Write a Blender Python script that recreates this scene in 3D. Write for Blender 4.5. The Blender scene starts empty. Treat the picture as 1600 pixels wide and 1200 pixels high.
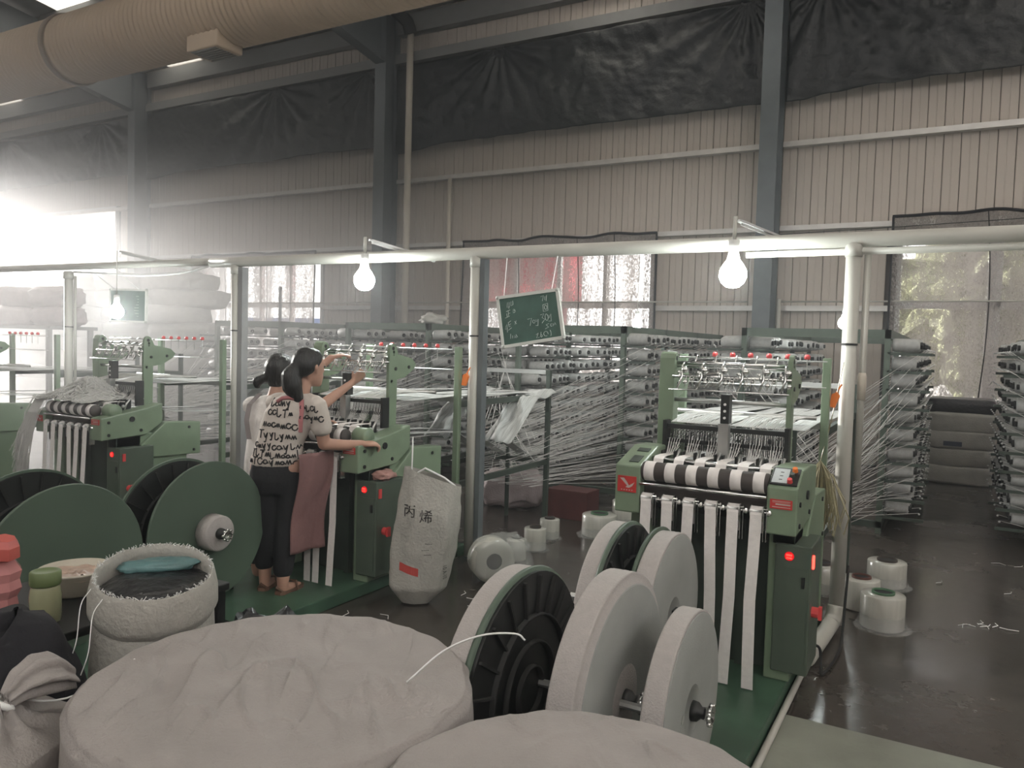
import bpy, bmesh, math, random
from mathutils import Vector, Matrix, noise
from mathutils.bvhtree import BVHTree
random.seed(7)
SC = bpy.context.scene
COL = SC.collection

# ------------------------------------------------------------------ camera
def camera():
    p, r, yaw, H, f = math.radians(2.9), .028, math.radians(29.3), 1.65, 1220.
    d = Vector((-math.sin(r)*math.cos(p), math.cos(r)*math.cos(p), math.sin(p)))   # world down, in lens axes
    z = Vector((0, 0, 1)); hf = (z-d*z.dot(d)).normalized(); rt = d.cross(hf)
    Y = hf*math.cos(yaw)+rt*math.sin(yaw); X = rt*math.cos(yaw)-hf*math.sin(yaw); U = -d
    cx = Vector((X[0], Y[0], U[0])); cy = -Vector((X[1], Y[1], U[1])); cz = -Vector((X[2], Y[2], U[2]))
    cam = bpy.data.cameras.new('camera'); o = bpy.data.objects.new('camera', cam); COL.objects.link(o)
    M = Matrix((cx, cy, cz)).transposed().to_4x4(); M.translation = (0, 0, H); o.matrix_world = M
    cam.sensor_width = 36; cam.lens = f/1600*36; cam.clip_start = .05; cam.clip_end = 200
    SC.camera = o
camera()
# ------------------------------------------------------------------ world, exposure
W = bpy.data.worlds.new('overcast_sky'); SC.world = W; W.use_nodes = True
bg = W.node_tree.nodes['Background']; bg.inputs[0].default_value = (1, .965, .94, 1); bg.inputs[1].default_value = 4.3
SC.view_settings.view_transform = 'Standard'; SC.view_settings.look = 'None'
SC.view_settings.gamma = 1; SC.view_settings.use_curve_mapping = False
SC.view_settings.exposure = 0.0
CY = SC.cycles
CY.max_bounces = 4; CY.diffuse_bounces = 2; CY.use_light_tree = False; CY.adaptive_threshold = .05; CY.glossy_bounces = 2; CY.transmission_bounces = 4; CY.transparent_max_bounces = 8; CY.volume_bounces = 0
# low sunlight added beyond the left end to make the haze glow
glow_sun = bpy.data.lights.new('glow_sun', 'SUN'); glow_sun.energy = 22.0; glow_sun.angle = math.radians(4); glow_sun.color = (1, .96, .92)
so = bpy.data.objects.new('glow_sun', glow_sun); COL.objects.link(so); so.rotation_euler = Vector((.97, -.15, -.17)).to_track_quat('-Z', 'Y').to_euler()
BULB = 170.0
HAZE = 0.011

# ------------------------------------------------------------------ materials
MATS = {}
def mat(name, col, rough=.6, metal=0., var=.12, scale=6., bump=0., bscale=40., emit=0., stretch=(1, 1, 1), col2=None, spec=None, trans=0.):
    if name in MATS: return MATS[name]
    m = bpy.data.materials.new(name); m.use_nodes = True; nt = m.node_tree; N = nt.nodes; L = nt.links
    b = N['Principled BSDF']; MATS[name] = m
    b.inputs['Roughness'].default_value = rough; b.inputs['Metallic'].default_value = metal
    if spec is not None: b.inputs['Specular IOR Level'].default_value = spec
    c = (*col, 1)
    tc = N.new('ShaderNodeTexCoord'); mp = N.new('ShaderNodeMapping'); mp.inputs['Scale'].default_value = stretch
    L.new(tc.outputs['Object'], mp.inputs['Vector'])
    if var > 0 or col2:
        n = N.new('ShaderNodeTexNoise'); n.inputs['Scale'].default_value = scale; n.inputs['Detail'].default_value = 5
        L.new(mp.outputs[0], n.inputs['Vector'])
        mx = N.new('ShaderNodeMix'); mx.data_type = 'RGBA'
        lo = tuple(v*(1-var) for v in col)+(1,); hi = tuple(min(1, v*(1+var)) for v in (col2 or col))+(1,)
        mx.inputs['A'].default_value = lo; mx.inputs['B'].default_value = hi
        rp = N.new('ShaderNodeMapRange'); rp.inputs[1].default_value = .3; rp.inputs[2].default_value = .7
        L.new(n.outputs[0], rp.inputs[0]); L.new(rp.outputs[0], mx.inputs['Factor']); L.new(mx.outputs['Result'], b.inputs['Base Color'])
    else: b.inputs['Base Color'].default_value = c
    if bump > 0:
        n2 = N.new('ShaderNodeTexNoise'); n2.inputs['Scale'].default_value = bscale; n2.inputs['Detail'].default_value = 4
        L.new(mp.outputs[0], n2.inputs['Vector'])
        bp = N.new('ShaderNodeBump'); bp.inputs['Strength'].default_value = bump; bp.inputs['Distance'].default_value = .02
        L.new(n2.outputs[0], bp.inputs['Height']); L.new(bp.outputs[0], b.inputs['Normal'])
    if emit > 0:
        b.inputs['Emission Color'].default_value = c; b.inputs['Emission Strength'].default_value = emit
    if trans > 0: b.inputs['Transmission Weight'].default_value = trans
    return m

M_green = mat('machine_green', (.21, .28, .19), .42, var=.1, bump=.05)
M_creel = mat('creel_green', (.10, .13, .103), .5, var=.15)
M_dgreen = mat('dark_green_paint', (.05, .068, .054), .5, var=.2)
M_flange = mat('flange_green', (.085, .122, .09), .5, var=.12, scale=3)
M_base = mat('base_green', (.05, .10, .066), .4, var=.35, scale=4)
M_black = mat('black_steel', (.015, .016, .016), .45, var=.2)
M_blackmatte = mat('black_rubber', (.02, .02, .02), .75, var=.2)
M_roller = mat('brown_rubber', (.055, .045, .042), .6)
M_chrome = mat('chrome', (.75, .75, .74), .18, 1., var=.08)
M_steel = mat('galvanised_steel', (.55, .55, .54), .38, .85, var=.15)
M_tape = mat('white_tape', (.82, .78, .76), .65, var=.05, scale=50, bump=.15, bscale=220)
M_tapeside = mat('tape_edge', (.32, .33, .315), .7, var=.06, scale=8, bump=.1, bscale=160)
M_reeltape = mat('dimmed_reel_tape', (.43, .40, .385), .7, var=.05, scale=50, bump=.25, bscale=160)  # same white tape, darkened to carry the dimmer foreground light
M_yarn = mat('white_yarn', (.68, .67, .65), .6, var=.1)
M_sheet = mat('warp_sheet', (.52, .53, .52), .6, var=.25, scale=90, stretch=(1, .05, .05), bump=.3, bscale=200)
M_bob = mat('bobbin_yarn', (.43, .43, .42), .55, var=.12, scale=30)
M_red = mat('red_plate', (.55, .04, .035), .5, var=.05)
M_redknob = mat('red_plastic', (.75, .08, .08), .4, var=.05)
M_orange = mat('orange_plastic', (.9, .22, .03), .5, var=.05)
M_white = mat('white_paint', (.85, .85, .84), .5, var=.03)
M_led = mat('red_led', (1, .03, .02), .5, var=0, emit=9)
M_ledbase = mat('red_led_window', (.6, .005, .01), .4, var=0, emit=.9)
M_pvc = mat('pvc_pipe', (.50, .485, .44), .4, var=.06, scale=3)
M_pvc2 = mat('aged_pvc_pipe', (.60, .54, .46), .45, var=.06, scale=3)
M_panel = mat('wall_panel_beige', (.54, .475, .42), .5, var=.09, scale=1.3, stretch=(1, 1, .25))
M_gap = mat('wall_backing', (.06, .05, .045), .8)
M_col = mat('column_blue_grey', (.135, .15, .16), .45, var=.1)
M_girt = mat('girt_zinc', (.66, .63, .60), .4, .3, var=.1)
M_girtd = mat('girt_dark_grey', (.21, .21, .205), .5, var=.1)
M_tarp = mat('black_tarpaulin', (.007, .008, .009), .46, var=.2, bump=.45, bscale=22)
M_frame = mat('window_aluminium', (.7, .7, .7), .4, .4, var=.05)
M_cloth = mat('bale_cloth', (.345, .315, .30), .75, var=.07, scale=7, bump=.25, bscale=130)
M_sack = mat('woven_sack', (.42, .405, .37), .6, var=.1, scale=9, bump=.3, bscale=60)
M_sackp = mat('pink_tinged_sack', (.48, .40, .405), .6, var=.1, scale=9, bump=.3, bscale=60)
M_blackcloth = mat('black_cloth', (.012, .012, .016), .85, var=.2, bump=.2)
M_blackplastic = mat('black_plastic_bag', (.012, .012, .014), .28, var=.2, bump=.5, bscale=25)
M_teal = mat('teal_plastic', (.10, .20, .205), .35, var=.25, bump=.4, bscale=20)
M_skin = mat('skin', (.50, .29, .215), .55, var=.06)
M_hair = mat('black_hair', (.012, .010, .010), .38, var=.3, scale=60, stretch=(1, 1, .1), bump=.5, bscale=120)
M_shirt = mat('pale_tshirt', (.60, .535, .485), .8, var=.05, bump=.3, bscale=22)
M_ink = mat('black_print', (.02, .018, .018), .8, var=0)
M_shirt2 = mat('white_blouse', (.80, .76, .73), .8, var=.04, bump=.3, bscale=22)
M_pants = mat('black_trousers', (.012, .012, .015), .85, var=.2, bump=.3, bscale=20)
M_apron = mat('mauve_apron', (.22, .115, .11), .8, var=.12, bump=.4, bscale=24)
M_strap = mat('pink_strap', (.50, .19, .20), .8, var=.08)
M_sandal = mat('tan_sandal', (.16, .09, .06), .6)
M_board = mat('green_chalkboard', (.045, .105, .08), .55, var=.2, scale=9)
M_chalk = mat('chalk', (.50, .56, .53), .9, var=0)
M_boardframe = mat('board_frame', (.66, .66, .62), .45, var=.05)
M_duct = mat('duct_fabric', (.58, .45, .33), .6, var=.05, scale=2)
M_core = mat('cardboard_core', (.045, .035, .03), .8)
M_film = mat('nylon_yarn', (.50, .49, .44), .2, var=.08, scale=40, stretch=(1, 1, .05), spec=.7)
M_greencore = mat('green_core', (.06, .14, .07), .6)
M_carton = mat('red_carton', (.10, .028, .025), .7, var=.2)
M_tan = mat('aged_plastic', (.50, .46, .38), .5, var=.1)
M_foil = mat('roof_foil', (.55, .55, .53), .3, .7, var=.2, scale=5, bump=.9, bscale=5)
M_roof = mat('roof_sheet', (.30, .29, .28), .6, var=.1)
M_concrete = mat('pale_concrete', (.24, .25, .21), .6, var=.2, scale=3, bump=.1)
M_ground = mat('yard_ground', (.45, .43, .40), .9, var=.1)
M_leaf = mat('leaf_green', (.17, .18, .09), .7, var=.5, scale=6)
M_raffia = mat('raffia_yarn', (.38, .34, .20), .35, var=.2, scale=30)
M_redaw = mat('red_awning', (.75, .06, .10), .6, var=.1)
M_blue = mat('blue_sheet', (.06, .16, .5), .6, var=.1)
M_socket = mat('lamp_socket', (.75, .75, .73), .4, var=.03)

for _m in (M_led, M_ledbase): _m.cycles.emission_sampling = 'NONE'
def glow(name, col, s):
    m = bpy.data.materials.new(name); m.use_nodes = True; nt = m.node_tree; b = nt.nodes['Principled BSDF']
    b.inputs['Base Color'].default_value = (.8, .8, .8, 1); b.inputs['Emission Color'].default_value = (*col, 1); b.inputs['Emission Strength'].default_value = s
    return m
M_bulb = glow('led_bulb_glow', (.93, 1., .97), BULB); M_bulb.cycles.emission_sampling = 'FRONT'

def thin_clear(name, col, clear, rough=.1, tex=None, glowthrough=0.):
    """a thin see-through sheet: transparent mixed with a glossy or woven surface"""
    m = bpy.data.materials.new(name); m.use_nodes = True; nt = m.node_tree; N = nt.nodes; L = nt.links
    b = N['Principled BSDF']; b.inputs['Base Color'].default_value = (*col, 1); b.inputs['Roughness'].default_value = rough
    t = N.new('ShaderNodeBsdfTransparent'); mx = N.new('ShaderNodeMixShader'); mx.inputs[0].default_value = clear
    if glowthrough:
        tr = N.new('ShaderNodeBsdfTranslucent'); tr.inputs[0].default_value = (*[min(1, c*2.6) for c in col], 1); m2 = N.new('ShaderNodeMixShader'); m2.inputs[0].default_value = glowthrough
        L.new(b.outputs[0], m2.inputs[1]); L.new(tr.outputs[0], m2.inputs[2]); L.new(m2.outputs[0], mx.inputs[1])
    else: L.new(b.outputs[0], mx.inputs[1])
    L.new(t.outputs[0], mx.inputs[2]); L.new(mx.outputs[0], N['Material Output'].inputs[0])
    if tex:
        tc = N.new('ShaderNodeTexCoord'); mp = N.new('ShaderNodeMapping'); mp.inputs['Scale'].default_value = tex
        L.new(tc.outputs['Object'], mp.inputs['Vector'])
        n = N.new('ShaderNodeTexNoise'); n.inputs['Scale'].default_value = 1; n.inputs['Detail'].default_value = 3; n.inputs['Roughness'].default_value = .75
        L.new(mp.outputs[0], n.inputs['Vector'])
        n2 = N.new('ShaderNodeTexNoise'); n2.inputs['Scale'].default_value = .16; n2.inputs['Detail'].default_value = 2
        mp2 = N.new('ShaderNodeMapping'); mp2.inputs['Scale'].default_value = (tex[0], tex[1], tex[2]*.05)
        L.new(tc.outputs['Object'], mp2.inputs['Vector']); L.new(mp2.outputs[0], n2.inputs['Vector'])
        ad = N.new('ShaderNodeMath'); ad.operation = 'MULTIPLY_ADD'; ad.inputs[1].default_value = .5; L.new(n2.outputs[0], ad.inputs[0]); L.new(n.outputs[0], ad.inputs[2])
        r = N.new('ShaderNodeMapRange'); r.inputs[1].default_value = .66; r.inputs[2].default_value = .88; r.inputs[3].default_value = clear*.10; r.inputs[4].default_value = min(.95, clear*1.9)
        L.new(ad.outputs[0], r.inputs[0]); L.new(r.outputs[0], mx.inputs[0])
    return m
M_glass = thin_clear('window_glass', (.9, .92, .92), .9, .05)
M_net = thin_clear('shade_net', (.19, .175, .165), .30, .8, (40, 40, 26), .3)
M_wrap = thin_clear('clear_plastic_wrap', (.75, .76, .74), .78, .15)
M_pink = thin_clear('pink_plastic', (.70, .30, .30), .25, .15)
M_glassjar = thin_clear('jar_glass', (.42, .42, .26), .35, .08)
def skylight_mat():
    m = bpy.data.materials.new('translucent_skylight'); m.use_nodes = True; nt = m.node_tree
    t = nt.nodes.new('ShaderNodeBsdfTranslucent'); t.inputs[0].default_value = (.85, .84, .8, 1)
    nt.links.new(t.outputs[0], nt.nodes['Material Output'].inputs[0]); return m
M_sky = skylight_mat()

def floor_mat():
    m = bpy.data.materials.new('polished_dark_concrete'); m.use_nodes = True; nt = m.node_tree; N = nt.nodes; L = nt.links
    b = N['Principled BSDF']; tc = N.new('ShaderNodeTexCoord')
    n = N.new('ShaderNodeTexNoise'); n.inputs['Scale'].default_value = .9; n.inputs['Detail'].default_value = 8; n.inputs['Roughness'].default_value = .65
    L.new(tc.outputs['Object'], n.inputs['Vector'])
    cr = N.new('ShaderNodeValToRGB'); e = cr.color_ramp.elements
    e[0].position = .3; e[0].color = (.032, .027, .024, 1); e[1].position = .75; e[1].color = (.095, .081, .070, 1)
    L.new(n.outputs[0], cr.inputs[0]); L.new(cr.outputs[0], b.inputs['Base Color'])
    r = N.new('ShaderNodeMapRange'); r.inputs[1].default_value = .35; r.inputs[2].default_value = .7; r.inputs[3].default_value = .12; r.inputs[4].default_value = .36
    L.new(n.outputs[0], r.inputs[0]); L.new(r.outputs[0], b.inputs['Roughness'])
    n2 = N.new('ShaderNodeTexNoise'); n2.inputs['Scale'].default_value = 7; n2.inputs['Detail'].default_value = 5; L.new(tc.outputs['Object'], n2.inputs['Vector'])
    bp = N.new('ShaderNodeBump'); bp.inputs['Strength'].default_value = .12; bp.inputs['Distance'].default_value = .02
    L.new(n2.outputs[0], bp.inputs['Height']); L.new(bp.outputs[0], b.inputs['Normal'])
    return m
M_floor = floor_mat()

# ------------------------------------------------------------------ mesh builder
class MB:
    def __init__(s): s.v = []; s.f = []; s.m = []; s.cur = 0
    def add(s, vs, fs):
        o = len(s.v); s.v += [tuple(p) for p in vs]; s.f += [tuple(i+o for i in f) for f in fs]; s.m += [s.cur]*len(fs); return s
    def mi(s, k): s.cur = k; return s
    def box(s, x0, x1, y0, y1, z0, z1):
        return s.add([(x, y, z) for x in (x0, x1) for y in (y0, y1) for z in (z0, z1)],
                     [(0, 1, 3, 2), (4, 6, 7, 5), (0, 4, 5, 1), (2, 3, 7, 6), (0, 2, 6, 4), (1, 5, 7, 3)])
    def beam(s, a, b, w, h, up=(0, 0, 1)):
        a = Vector(a); b = Vector(b); t = (b-a).normalized(); up = Vector(up)
        if abs(t.dot(up)) > .98: up = Vector((0, 1, 0))
        r = t.cross(up).normalized()*w/2; u = r.cross(t).normalized()*h/2
        P = [p+i*r+j*u for p in (a, b) for i, j in ((-1, -1), (1, -1), (1, 1), (-1, 1))]
        return s.add(P, [(3, 2, 1, 0), (4, 5, 6, 7), (0, 1, 5, 4), (1, 2, 6, 5), (2, 3, 7, 6), (3, 0, 4, 7)])
    def tube(s, pts, r, n=6, cap=True):
        pts = [Vector(p) for p in pts]; rs = r if isinstance(r, (list, tuple)) else [r]*len(pts)
        t = (pts[1]-pts[0]).normalized(); up = Vector((0, 0, 1)) if abs(t.z) < .9 else Vector((1, 0, 0))
        u = t.cross(up).normalized(); vs = []
        for i, p in enumerate(pts):
            a = pts[min(i+1, len(pts)-1)]-pts[max(i-1, 0)]
            t = a.normalized() if a.length > 1e-9 else t
            u = (u-t*u.dot(t)); u = u.normalized() if u.length > 1e-6 else t.orthogonal().normalized()
            w = t.cross(u)
            vs += [p+(u*math.cos(2*math.pi*k/n)+w*math.sin(2*math.pi*k/n))*rs[i] for k in range(n)]
        fs = [(i*n+k, i*n+(k+1) % n, (i+1)*n+(k+1) % n, (i+1)*n+k) for i in range(len(pts)-1) for k in range(n)]
        if cap: fs += [tuple(range(n))[::-1], tuple((len(pts)-1)*n+k for k in range(n))]
        return s.add(vs, fs)
    def cyl(s, a, b, r, r1=None, n=12): return s.tube([a, b], [r, r if r1 is None else r1], n)
    def lathe(s, prof, org, axis=(0, 0, 1), n=24, cap=True):
        ax = Vector(axis).normalized(); u = ax.orthogonal().normalized(); w = ax.cross(u); o = Vector(org); vs = []
        for a, r in prof: vs += [o+ax*a+(u*math.cos(2*math.pi*k/n)+w*math.sin(2*math.pi*k/n))*r for k in range(n)]
        m = len(prof); fs = [(i*n+k, i*n+(k+1) % n, (i+1)*n+(k+1) % n, (i+1)*n+k) for i in range(m-1) for k in range(n)]
        if cap: fs += [tuple(range(n))[::-1], tuple((m-1)*n+k for k in range(n))]
        return s.add(vs, fs)
    def prism(s, poly, a0, a1, plane='yz'):
        f = {'yz': lambda p, a: (a, p[0], p[1]), 'xz': lambda p, a: (p[0], a, p[1]), 'xy': lambda p, a: (p[0], p[1], a)}[plane]
        n = len(poly)
        return s.add([f(p, a0) for p in poly]+[f(p, a1) for p in poly],
                     [tuple(range(n))[::-1], tuple(range(n, 2*n))]+[(i, (i+1) % n, n+(i+1) % n, n+i) for i in range(n)])
    def ribbon(s, pts, w, th=.002, side=(1, 0, 0)):
        """a flat band with thickness along pts, its width along side"""
        sd = Vector(side).normalized()*w/2; pts = [Vector(p) for p in pts]; vs = []
        for i, p in enumerate(pts):
            t = (pts[min(i+1, len(pts)-1)]-pts[max(i-1, 0)]).normalized(); nn = t.cross(sd).normalized()*th/2
            vs += [p-sd-nn, p+sd-nn, p+sd+nn, p-sd+nn]
        fs = [(i*4+k, i*4+(k+1) % 4, i*4+4+(k+1) % 4, i*4+4+k) for i in range(len(pts)-1) for k in range(4)]
        e = (len(pts)-1)*4
        return s.add(vs, fs+[(3, 2, 1, 0), (e, e+1, e+2, e+3)])
    def grid(s, fn, nu, nv):
        vs = [fn(i/nu, j/nv) for j in range(nv+1) for i in range(nu+1)]
        return s.add(vs, [(j*(nu+1)+i, j*(nu+1)+i+1, (j+1)*(nu+1)+i+1, (j+1)*(nu+1)+i) for j in range(nv) for i in range(nu)])
    def ball(s, c, r, n=10, m=7):
        rx, ry, rz = r if isinstance(r, (tuple, list)) else (r, r, r); vs = []
        for j in range(1, m):
            p = math.pi*j/m
            vs += [(c[0]+rx*math.sin(p)*math.cos(2*math.pi*k/n), c[1]+ry*math.sin(p)*math.sin(2*math.pi*k/n), c[2]+rz*math.cos(p)) for k in range(n)]
        vs += [(c[0], c[1], c[2]+rz), (c[0], c[1], c[2]-rz)]; T = (m-1)*n
        fs = [(j*n+k, (j+1)*n+k, (j+1)*n+(k+1) % n, j*n+(k+1) % n) for j in range(m-2) for k in range(n)]
        fs += [(T, k, (k+1) % n) for k in range(n)]+[(T+1, (m-2)*n+(k+1) % n, (m-2)*n+k) for k in range(n)]
        return s.add(vs, fs)
    def pillow(s, c, size, rot=0., e=.5, wob=.06, seed=0, n=28, m=16, flat=.0):
        """a soft filled sack: a rounded box with lumps"""
        cs, sn = math.cos(rot), math.sin(rot); sg = lambda a, p: math.copysign(abs(a)**p, a)
        def f(u, v):
            th = 2*math.pi*u; ph = math.pi*(v-.5)
            x = sg(math.cos(ph), e)*sg(math.cos(th), e); y = sg(math.cos(ph), e)*sg(math.sin(th), e); z = sg(math.sin(ph), e*.9)
            q = 1+wob*noise.noise(Vector((x*1.7+seed*3.1, y*1.7, z*2.2)))*2+wob*.5*noise.noise(Vector((x*5+seed, y*5, z*6)))*2
            X, Y, Z = x*q*size[0]/2, y*q*size[1]/2, z*q*size[2]/2
            return (c[0]+X*cs-Y*sn, c[1]+X*sn+Y*cs, c[2]+Z)
        return s.grid(f, n, m)
    def mesh(s, name, mats, org=(0, 0, 0), smooth=False):
        me = bpy.data.meshes.new(name)
        me.from_pydata([(x-org[0], y-org[1], z-org[2]) for x, y, z in s.v], [], s.f)
        for m in (mats if isinstance(mats, (list, tuple)) else [mats]): me.materials.append(m)
        if max(s.m, default=0) > 0: me.polygons.foreach_set('material_index', s.m)
        if smooth: me.polygons.foreach_set('use_smooth', [True]*len(me.polygons))
        me.update(); return me
    def build(s, name, mats, parent=None, smooth=False, org=None, bevel=0):
        """one mesh object from world coordinates, under parent (an unrotated Empty) or at org"""
        root = parent
        if parent is not None:
            org = Vector(parent['_o']) if '_o' in parent else Vector((0, 0, 0))
        elif org is None: org = Vector((0, 0, 0))
        o = bpy.data.objects.new(name, s.mesh(name, mats, org, smooth)); COL.objects.link(o)
        if parent is not None: o.parent = parent; o['_o'] = tuple(org)
        else: o.location = org; o['_o'] = tuple(org)
        if bevel:
            b = o.modifiers.new('soft_edge', 'BEVEL'); b.width = bevel; b.segments = 2; b.limit_method = 'ANGLE'; b.angle_limit = .7
        return o
def tag(o, label=None, cat=None, group=None, kind=None):
    if label: o['label'] = label
    if cat: o['category'] = cat
    if group: o['group'] = group
    if kind: o['kind'] = kind
    return o
def thing(name, label, cat, loc, group=None, org=None):
    """an Empty at the thing's base; its parts are meshes under it"""
    o = bpy.data.objects.new(name, None); COL.objects.link(o); o.location = loc; o.empty_display_size = .1
    o['_o'] = tuple(org if org is not None else loc)
    return tag(o, label, cat, group)
def text_mesh(body, size, fn, mb, depth=0):
    """flat lettering: the outline of a text laid out in 2-D, each point sent through fn(x, y)"""
    cu = bpy.data.curves.new('lettering', 'FONT'); cu.body = body; cu.size = size; cu.align_x = 'CENTER'; cu.resolution_u = 3
    ob = bpy.data.objects.new('lettering', cu); COL.objects.link(ob)
    dg = bpy.context.evaluated_depsgraph_get(); me = ob.evaluated_get(dg).to_mesh()
    mb.add([fn(v.co.x, v.co.y) for v in me.vertices], [tuple(p.vertices) for p in me.polygons])
    ob.evaluated_get(dg).to_mesh_clear(); bpy.data.objects.remove(ob); bpy.data.curves.remove(cu)

# ================================================================== THE HALL
def struct(o, label=None): return tag(o, label, None, None, 'structure')
struct(MB().box(-34, 12, -12, 13.2, -.2, 0).build('floor', M_floor), 'dark polished concrete factory floor')
struct(MB().box(-.6, 12, -12, 3.66, 0, .004).build('floor_walkway', M_concrete), 'pale concrete walkway strip beside the dark floor')
struct(MB().box(-60, 30, 13.2, 60, -.35, -.15).build('ground_outside', M_ground), 'pale yard ground outside the windows')

WY = 12.6
PITCH = .2167
WINS = [(-23.9, -18.8, 1.2, 4.9), (-15.5, -11.75, 1., 3.45), (-7.95, -4.4, 1., 3.45), (-.75, 2.9, 1., 3.45)]
XL, XR, ZT = -33.8, 11.7, 8.3
# backing sheet with real openings
bk = MB(); xs = [XL]+[v for w in WINS for v in w[:2]]+[XR]
for i in range(0, len(xs), 2): bk.box(xs[i], xs[i+1], WY+.05, WY+.14, 0, ZT)
for x0, x1, z0, z1 in WINS: bk.box(x0, x1, WY+.05, WY+.14, 0, z0); bk.box(x0, x1, WY+.05, WY+.14, z1, ZT)
wall = struct(bk.build('wall_back', M_gap), 'beige ribbed metal wall behind the looms')
def panel_mesh():
    w = PITCH-.007; c = .008; d = .045
    poly = [(0, d), (0, c), (c, 0), (w*.46, 0), (w*.48, .004), (w*.52, .004), (w*.54, 0), (w-c, 0), (w, c), (w, d)]
    return MB().prism(poly, 0, 1, 'xy').mesh('wall_panel', M_panel)
PM = panel_mesh()
def put_panel(x, z0, z1):
    o = bpy.data.objects.new('wall_panel', PM); COL.objects.link(o); o.parent = wall
    o.location = (x, WY, z0); o.scale = (1, 1, z1-z0)
n = int((4.2-(-30))/PITCH)
for k in range(n):
    x = -29.93+k*PITCH; segs = [(0.02, ZT)]
    for x0, x1, z0, z1 in WINS:
        if x+PITCH > x0+.02 and x < x1-.02: segs = [(.02, z0), (z1, ZT)]
    for a, b in segs: put_panel(x, a, b)
struct(MB().box(-34, -33.8, -12, 8.2, 0, 9.6).build('wall_left', M_panel), 'unseen far end wall of the hall with an added gap for light')  # gap shaped so low light reaches the haze but not the foreground

struct(MB().box(-34, 12, -12.1, -12, 0, 8.6).build('wall_front', M_panel), 'unseen wall behind the camera, added to block light, open above')  # added out of view to cut light from behind; height sets the fill
struct(MB().box(11.8, 12, -12, 13, 0, 7.2).build('wall_right', M_panel), 'unseen right end wall, added to limit light, open above')  # out of view; height chosen to hold back light from the right
# windows: frame, mullions and panes
for k, (x0, x1, z0, z1) in enumerate(WINS):
    w = bpy.data.objects.new('window_%d' % (k+1), None); COL.objects.link(w); w.location = (x0, WY, z0); w['_o'] = (x0, WY, z0)
    struct(w, ['open bright daylight window at the far end', 'net-covered window behind the two women', 'net-covered window behind the tilted chalkboard', 'net-covered window at the aisle'][k])
    f = MB(); t = .06
    f.box(x0, x1, WY-.03, WY+.1, z0, z0+t).box(x0, x1, WY-.03, WY+.1, z1-t, z1).box(x0, x0+t, WY-.03, WY+.1, z0, z1).box(x1-t, x1, WY-.03, WY+.1, z0, z1)
    f.build('window_frame', M_frame, w)
    if k == 0:
        MB().box(x0+.75, x0+1.1, WY, WY+.08, z0, z1).build('mullion', M_frame, w); continue
    nx = 4 if k != 3 else 3; zt = z0+(z1-z0)*.56
    for i in range(1, nx):
        xx = x0+(x1-x0)*i/nx; MB().box(xx-.035-(.05 if k == 3 else 0), xx+.035+(.05 if k == 3 else 0), WY+.0, WY+.09, z0, z1).build('mullion', M_frame, w)
    MB().box(x0, x1, WY, WY+.09, zt-.05, zt+.05).build('transom', M_frame, w)
    for i in range(nx):
        a = x0+(x1-x0)*i/nx+.035; b = x0+(x1-x0)*(i+1)/nx-.035
        for c, d in ((z0+t, zt-.05), (zt+.05, z1-t)):
            MB().box(a, b, WY+.04, WY+.046, c, d).build('pane', M_glass, w)

# steel columns with haunched rafters
COLX = [-32.5, -25.05, -17.5, -9.89, -2.53, 4.85]
def roofz(y): return 8.1+.115*(12.6-y)
for i, x in enumerate(COLX):
    c = bpy.data.objects.new('column', None); COL.objects.link(c); c.location = (x, 12.3, 0); c['_o'] = (x, 12.3, 0)
    struct(c, 'dark blue-grey steel column against the ribbed wall')
    MB().box(x-.13, x+.13, 12.08, 12.1, 0, 8.0).build('flange', M_col, c)
    MB().box(x-.13, x+.13, 12.5, 12.52, 0, 8.0).build('flange', M_col, c)
    MB().box(x-.008, x+.008, 12.1, 12.5, 0, 8.0).build('web', M_col, c)
    r = MB(); r.prism([(12.1, 7.02), (10.9, 7.22), (8.4, 8.05), (-11.5, 10.35), (-11.5, 10.8), (12.1, 8.1)], x-.01, x+.01)
    r.build('rafter_web', M_col, c)
    MB().prism([(12.1, 7.0), (10.9, 7.2), (8.4, 8.03), (-11.5, 10.33), (-11.5, 10.35), (8.4, 8.05), (10.9, 7.22), (12.1, 7.02)], x-.12, x+.12).build('rafter_flange', M_col, c)

# girts per bay
bays = [(COLX[i]+.14, COLX[i+1]-.14) for i in range(len(COLX)-1)]
for a, b in bays:
    struct(MB().box(a, b, 12.47, 12.598, 4.76, 4.84).build('trim_1', M_girt), 'pale horizontal wall rail at mid height')
    struct(MB().box(a, b, 12.49, 12.598, 3.50, 3.575).build('trim_2', M_girt), 'pale horizontal wall rail above the windows')
    struct(MB().box(a, b, 12.43, 12.598, 7.08, 7.2).box(a, b, 12.36, 12.43, 7.05, 7.23).build('trim_3', M_girtd), 'dark wall rail above the tarpaulin')
    struct(MB().box(a, b, 12.40, 12.598, 7.62, 7.98).build('trim_4', M_girtd), 'dark eaves beam')
    for s, e in ((a, b),):
        ws = [w for w in WINS[1:] if w[0] > a-1 and w[1] < b+1]
        cuts = [(s, ws[0][0]-.03), (ws[0][1]+.03, e)] if ws and ws[0][0] < 20 else [(s, e)]
        for q0, q1 in cuts:
            if q1-q0 > .2 and not (a < -18): struct(MB().box(q0, q1, 12.50, 12.598, 2.28, 2.36).build('trim_5', M_girt), 'pale wall rail beside the windows')
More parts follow.
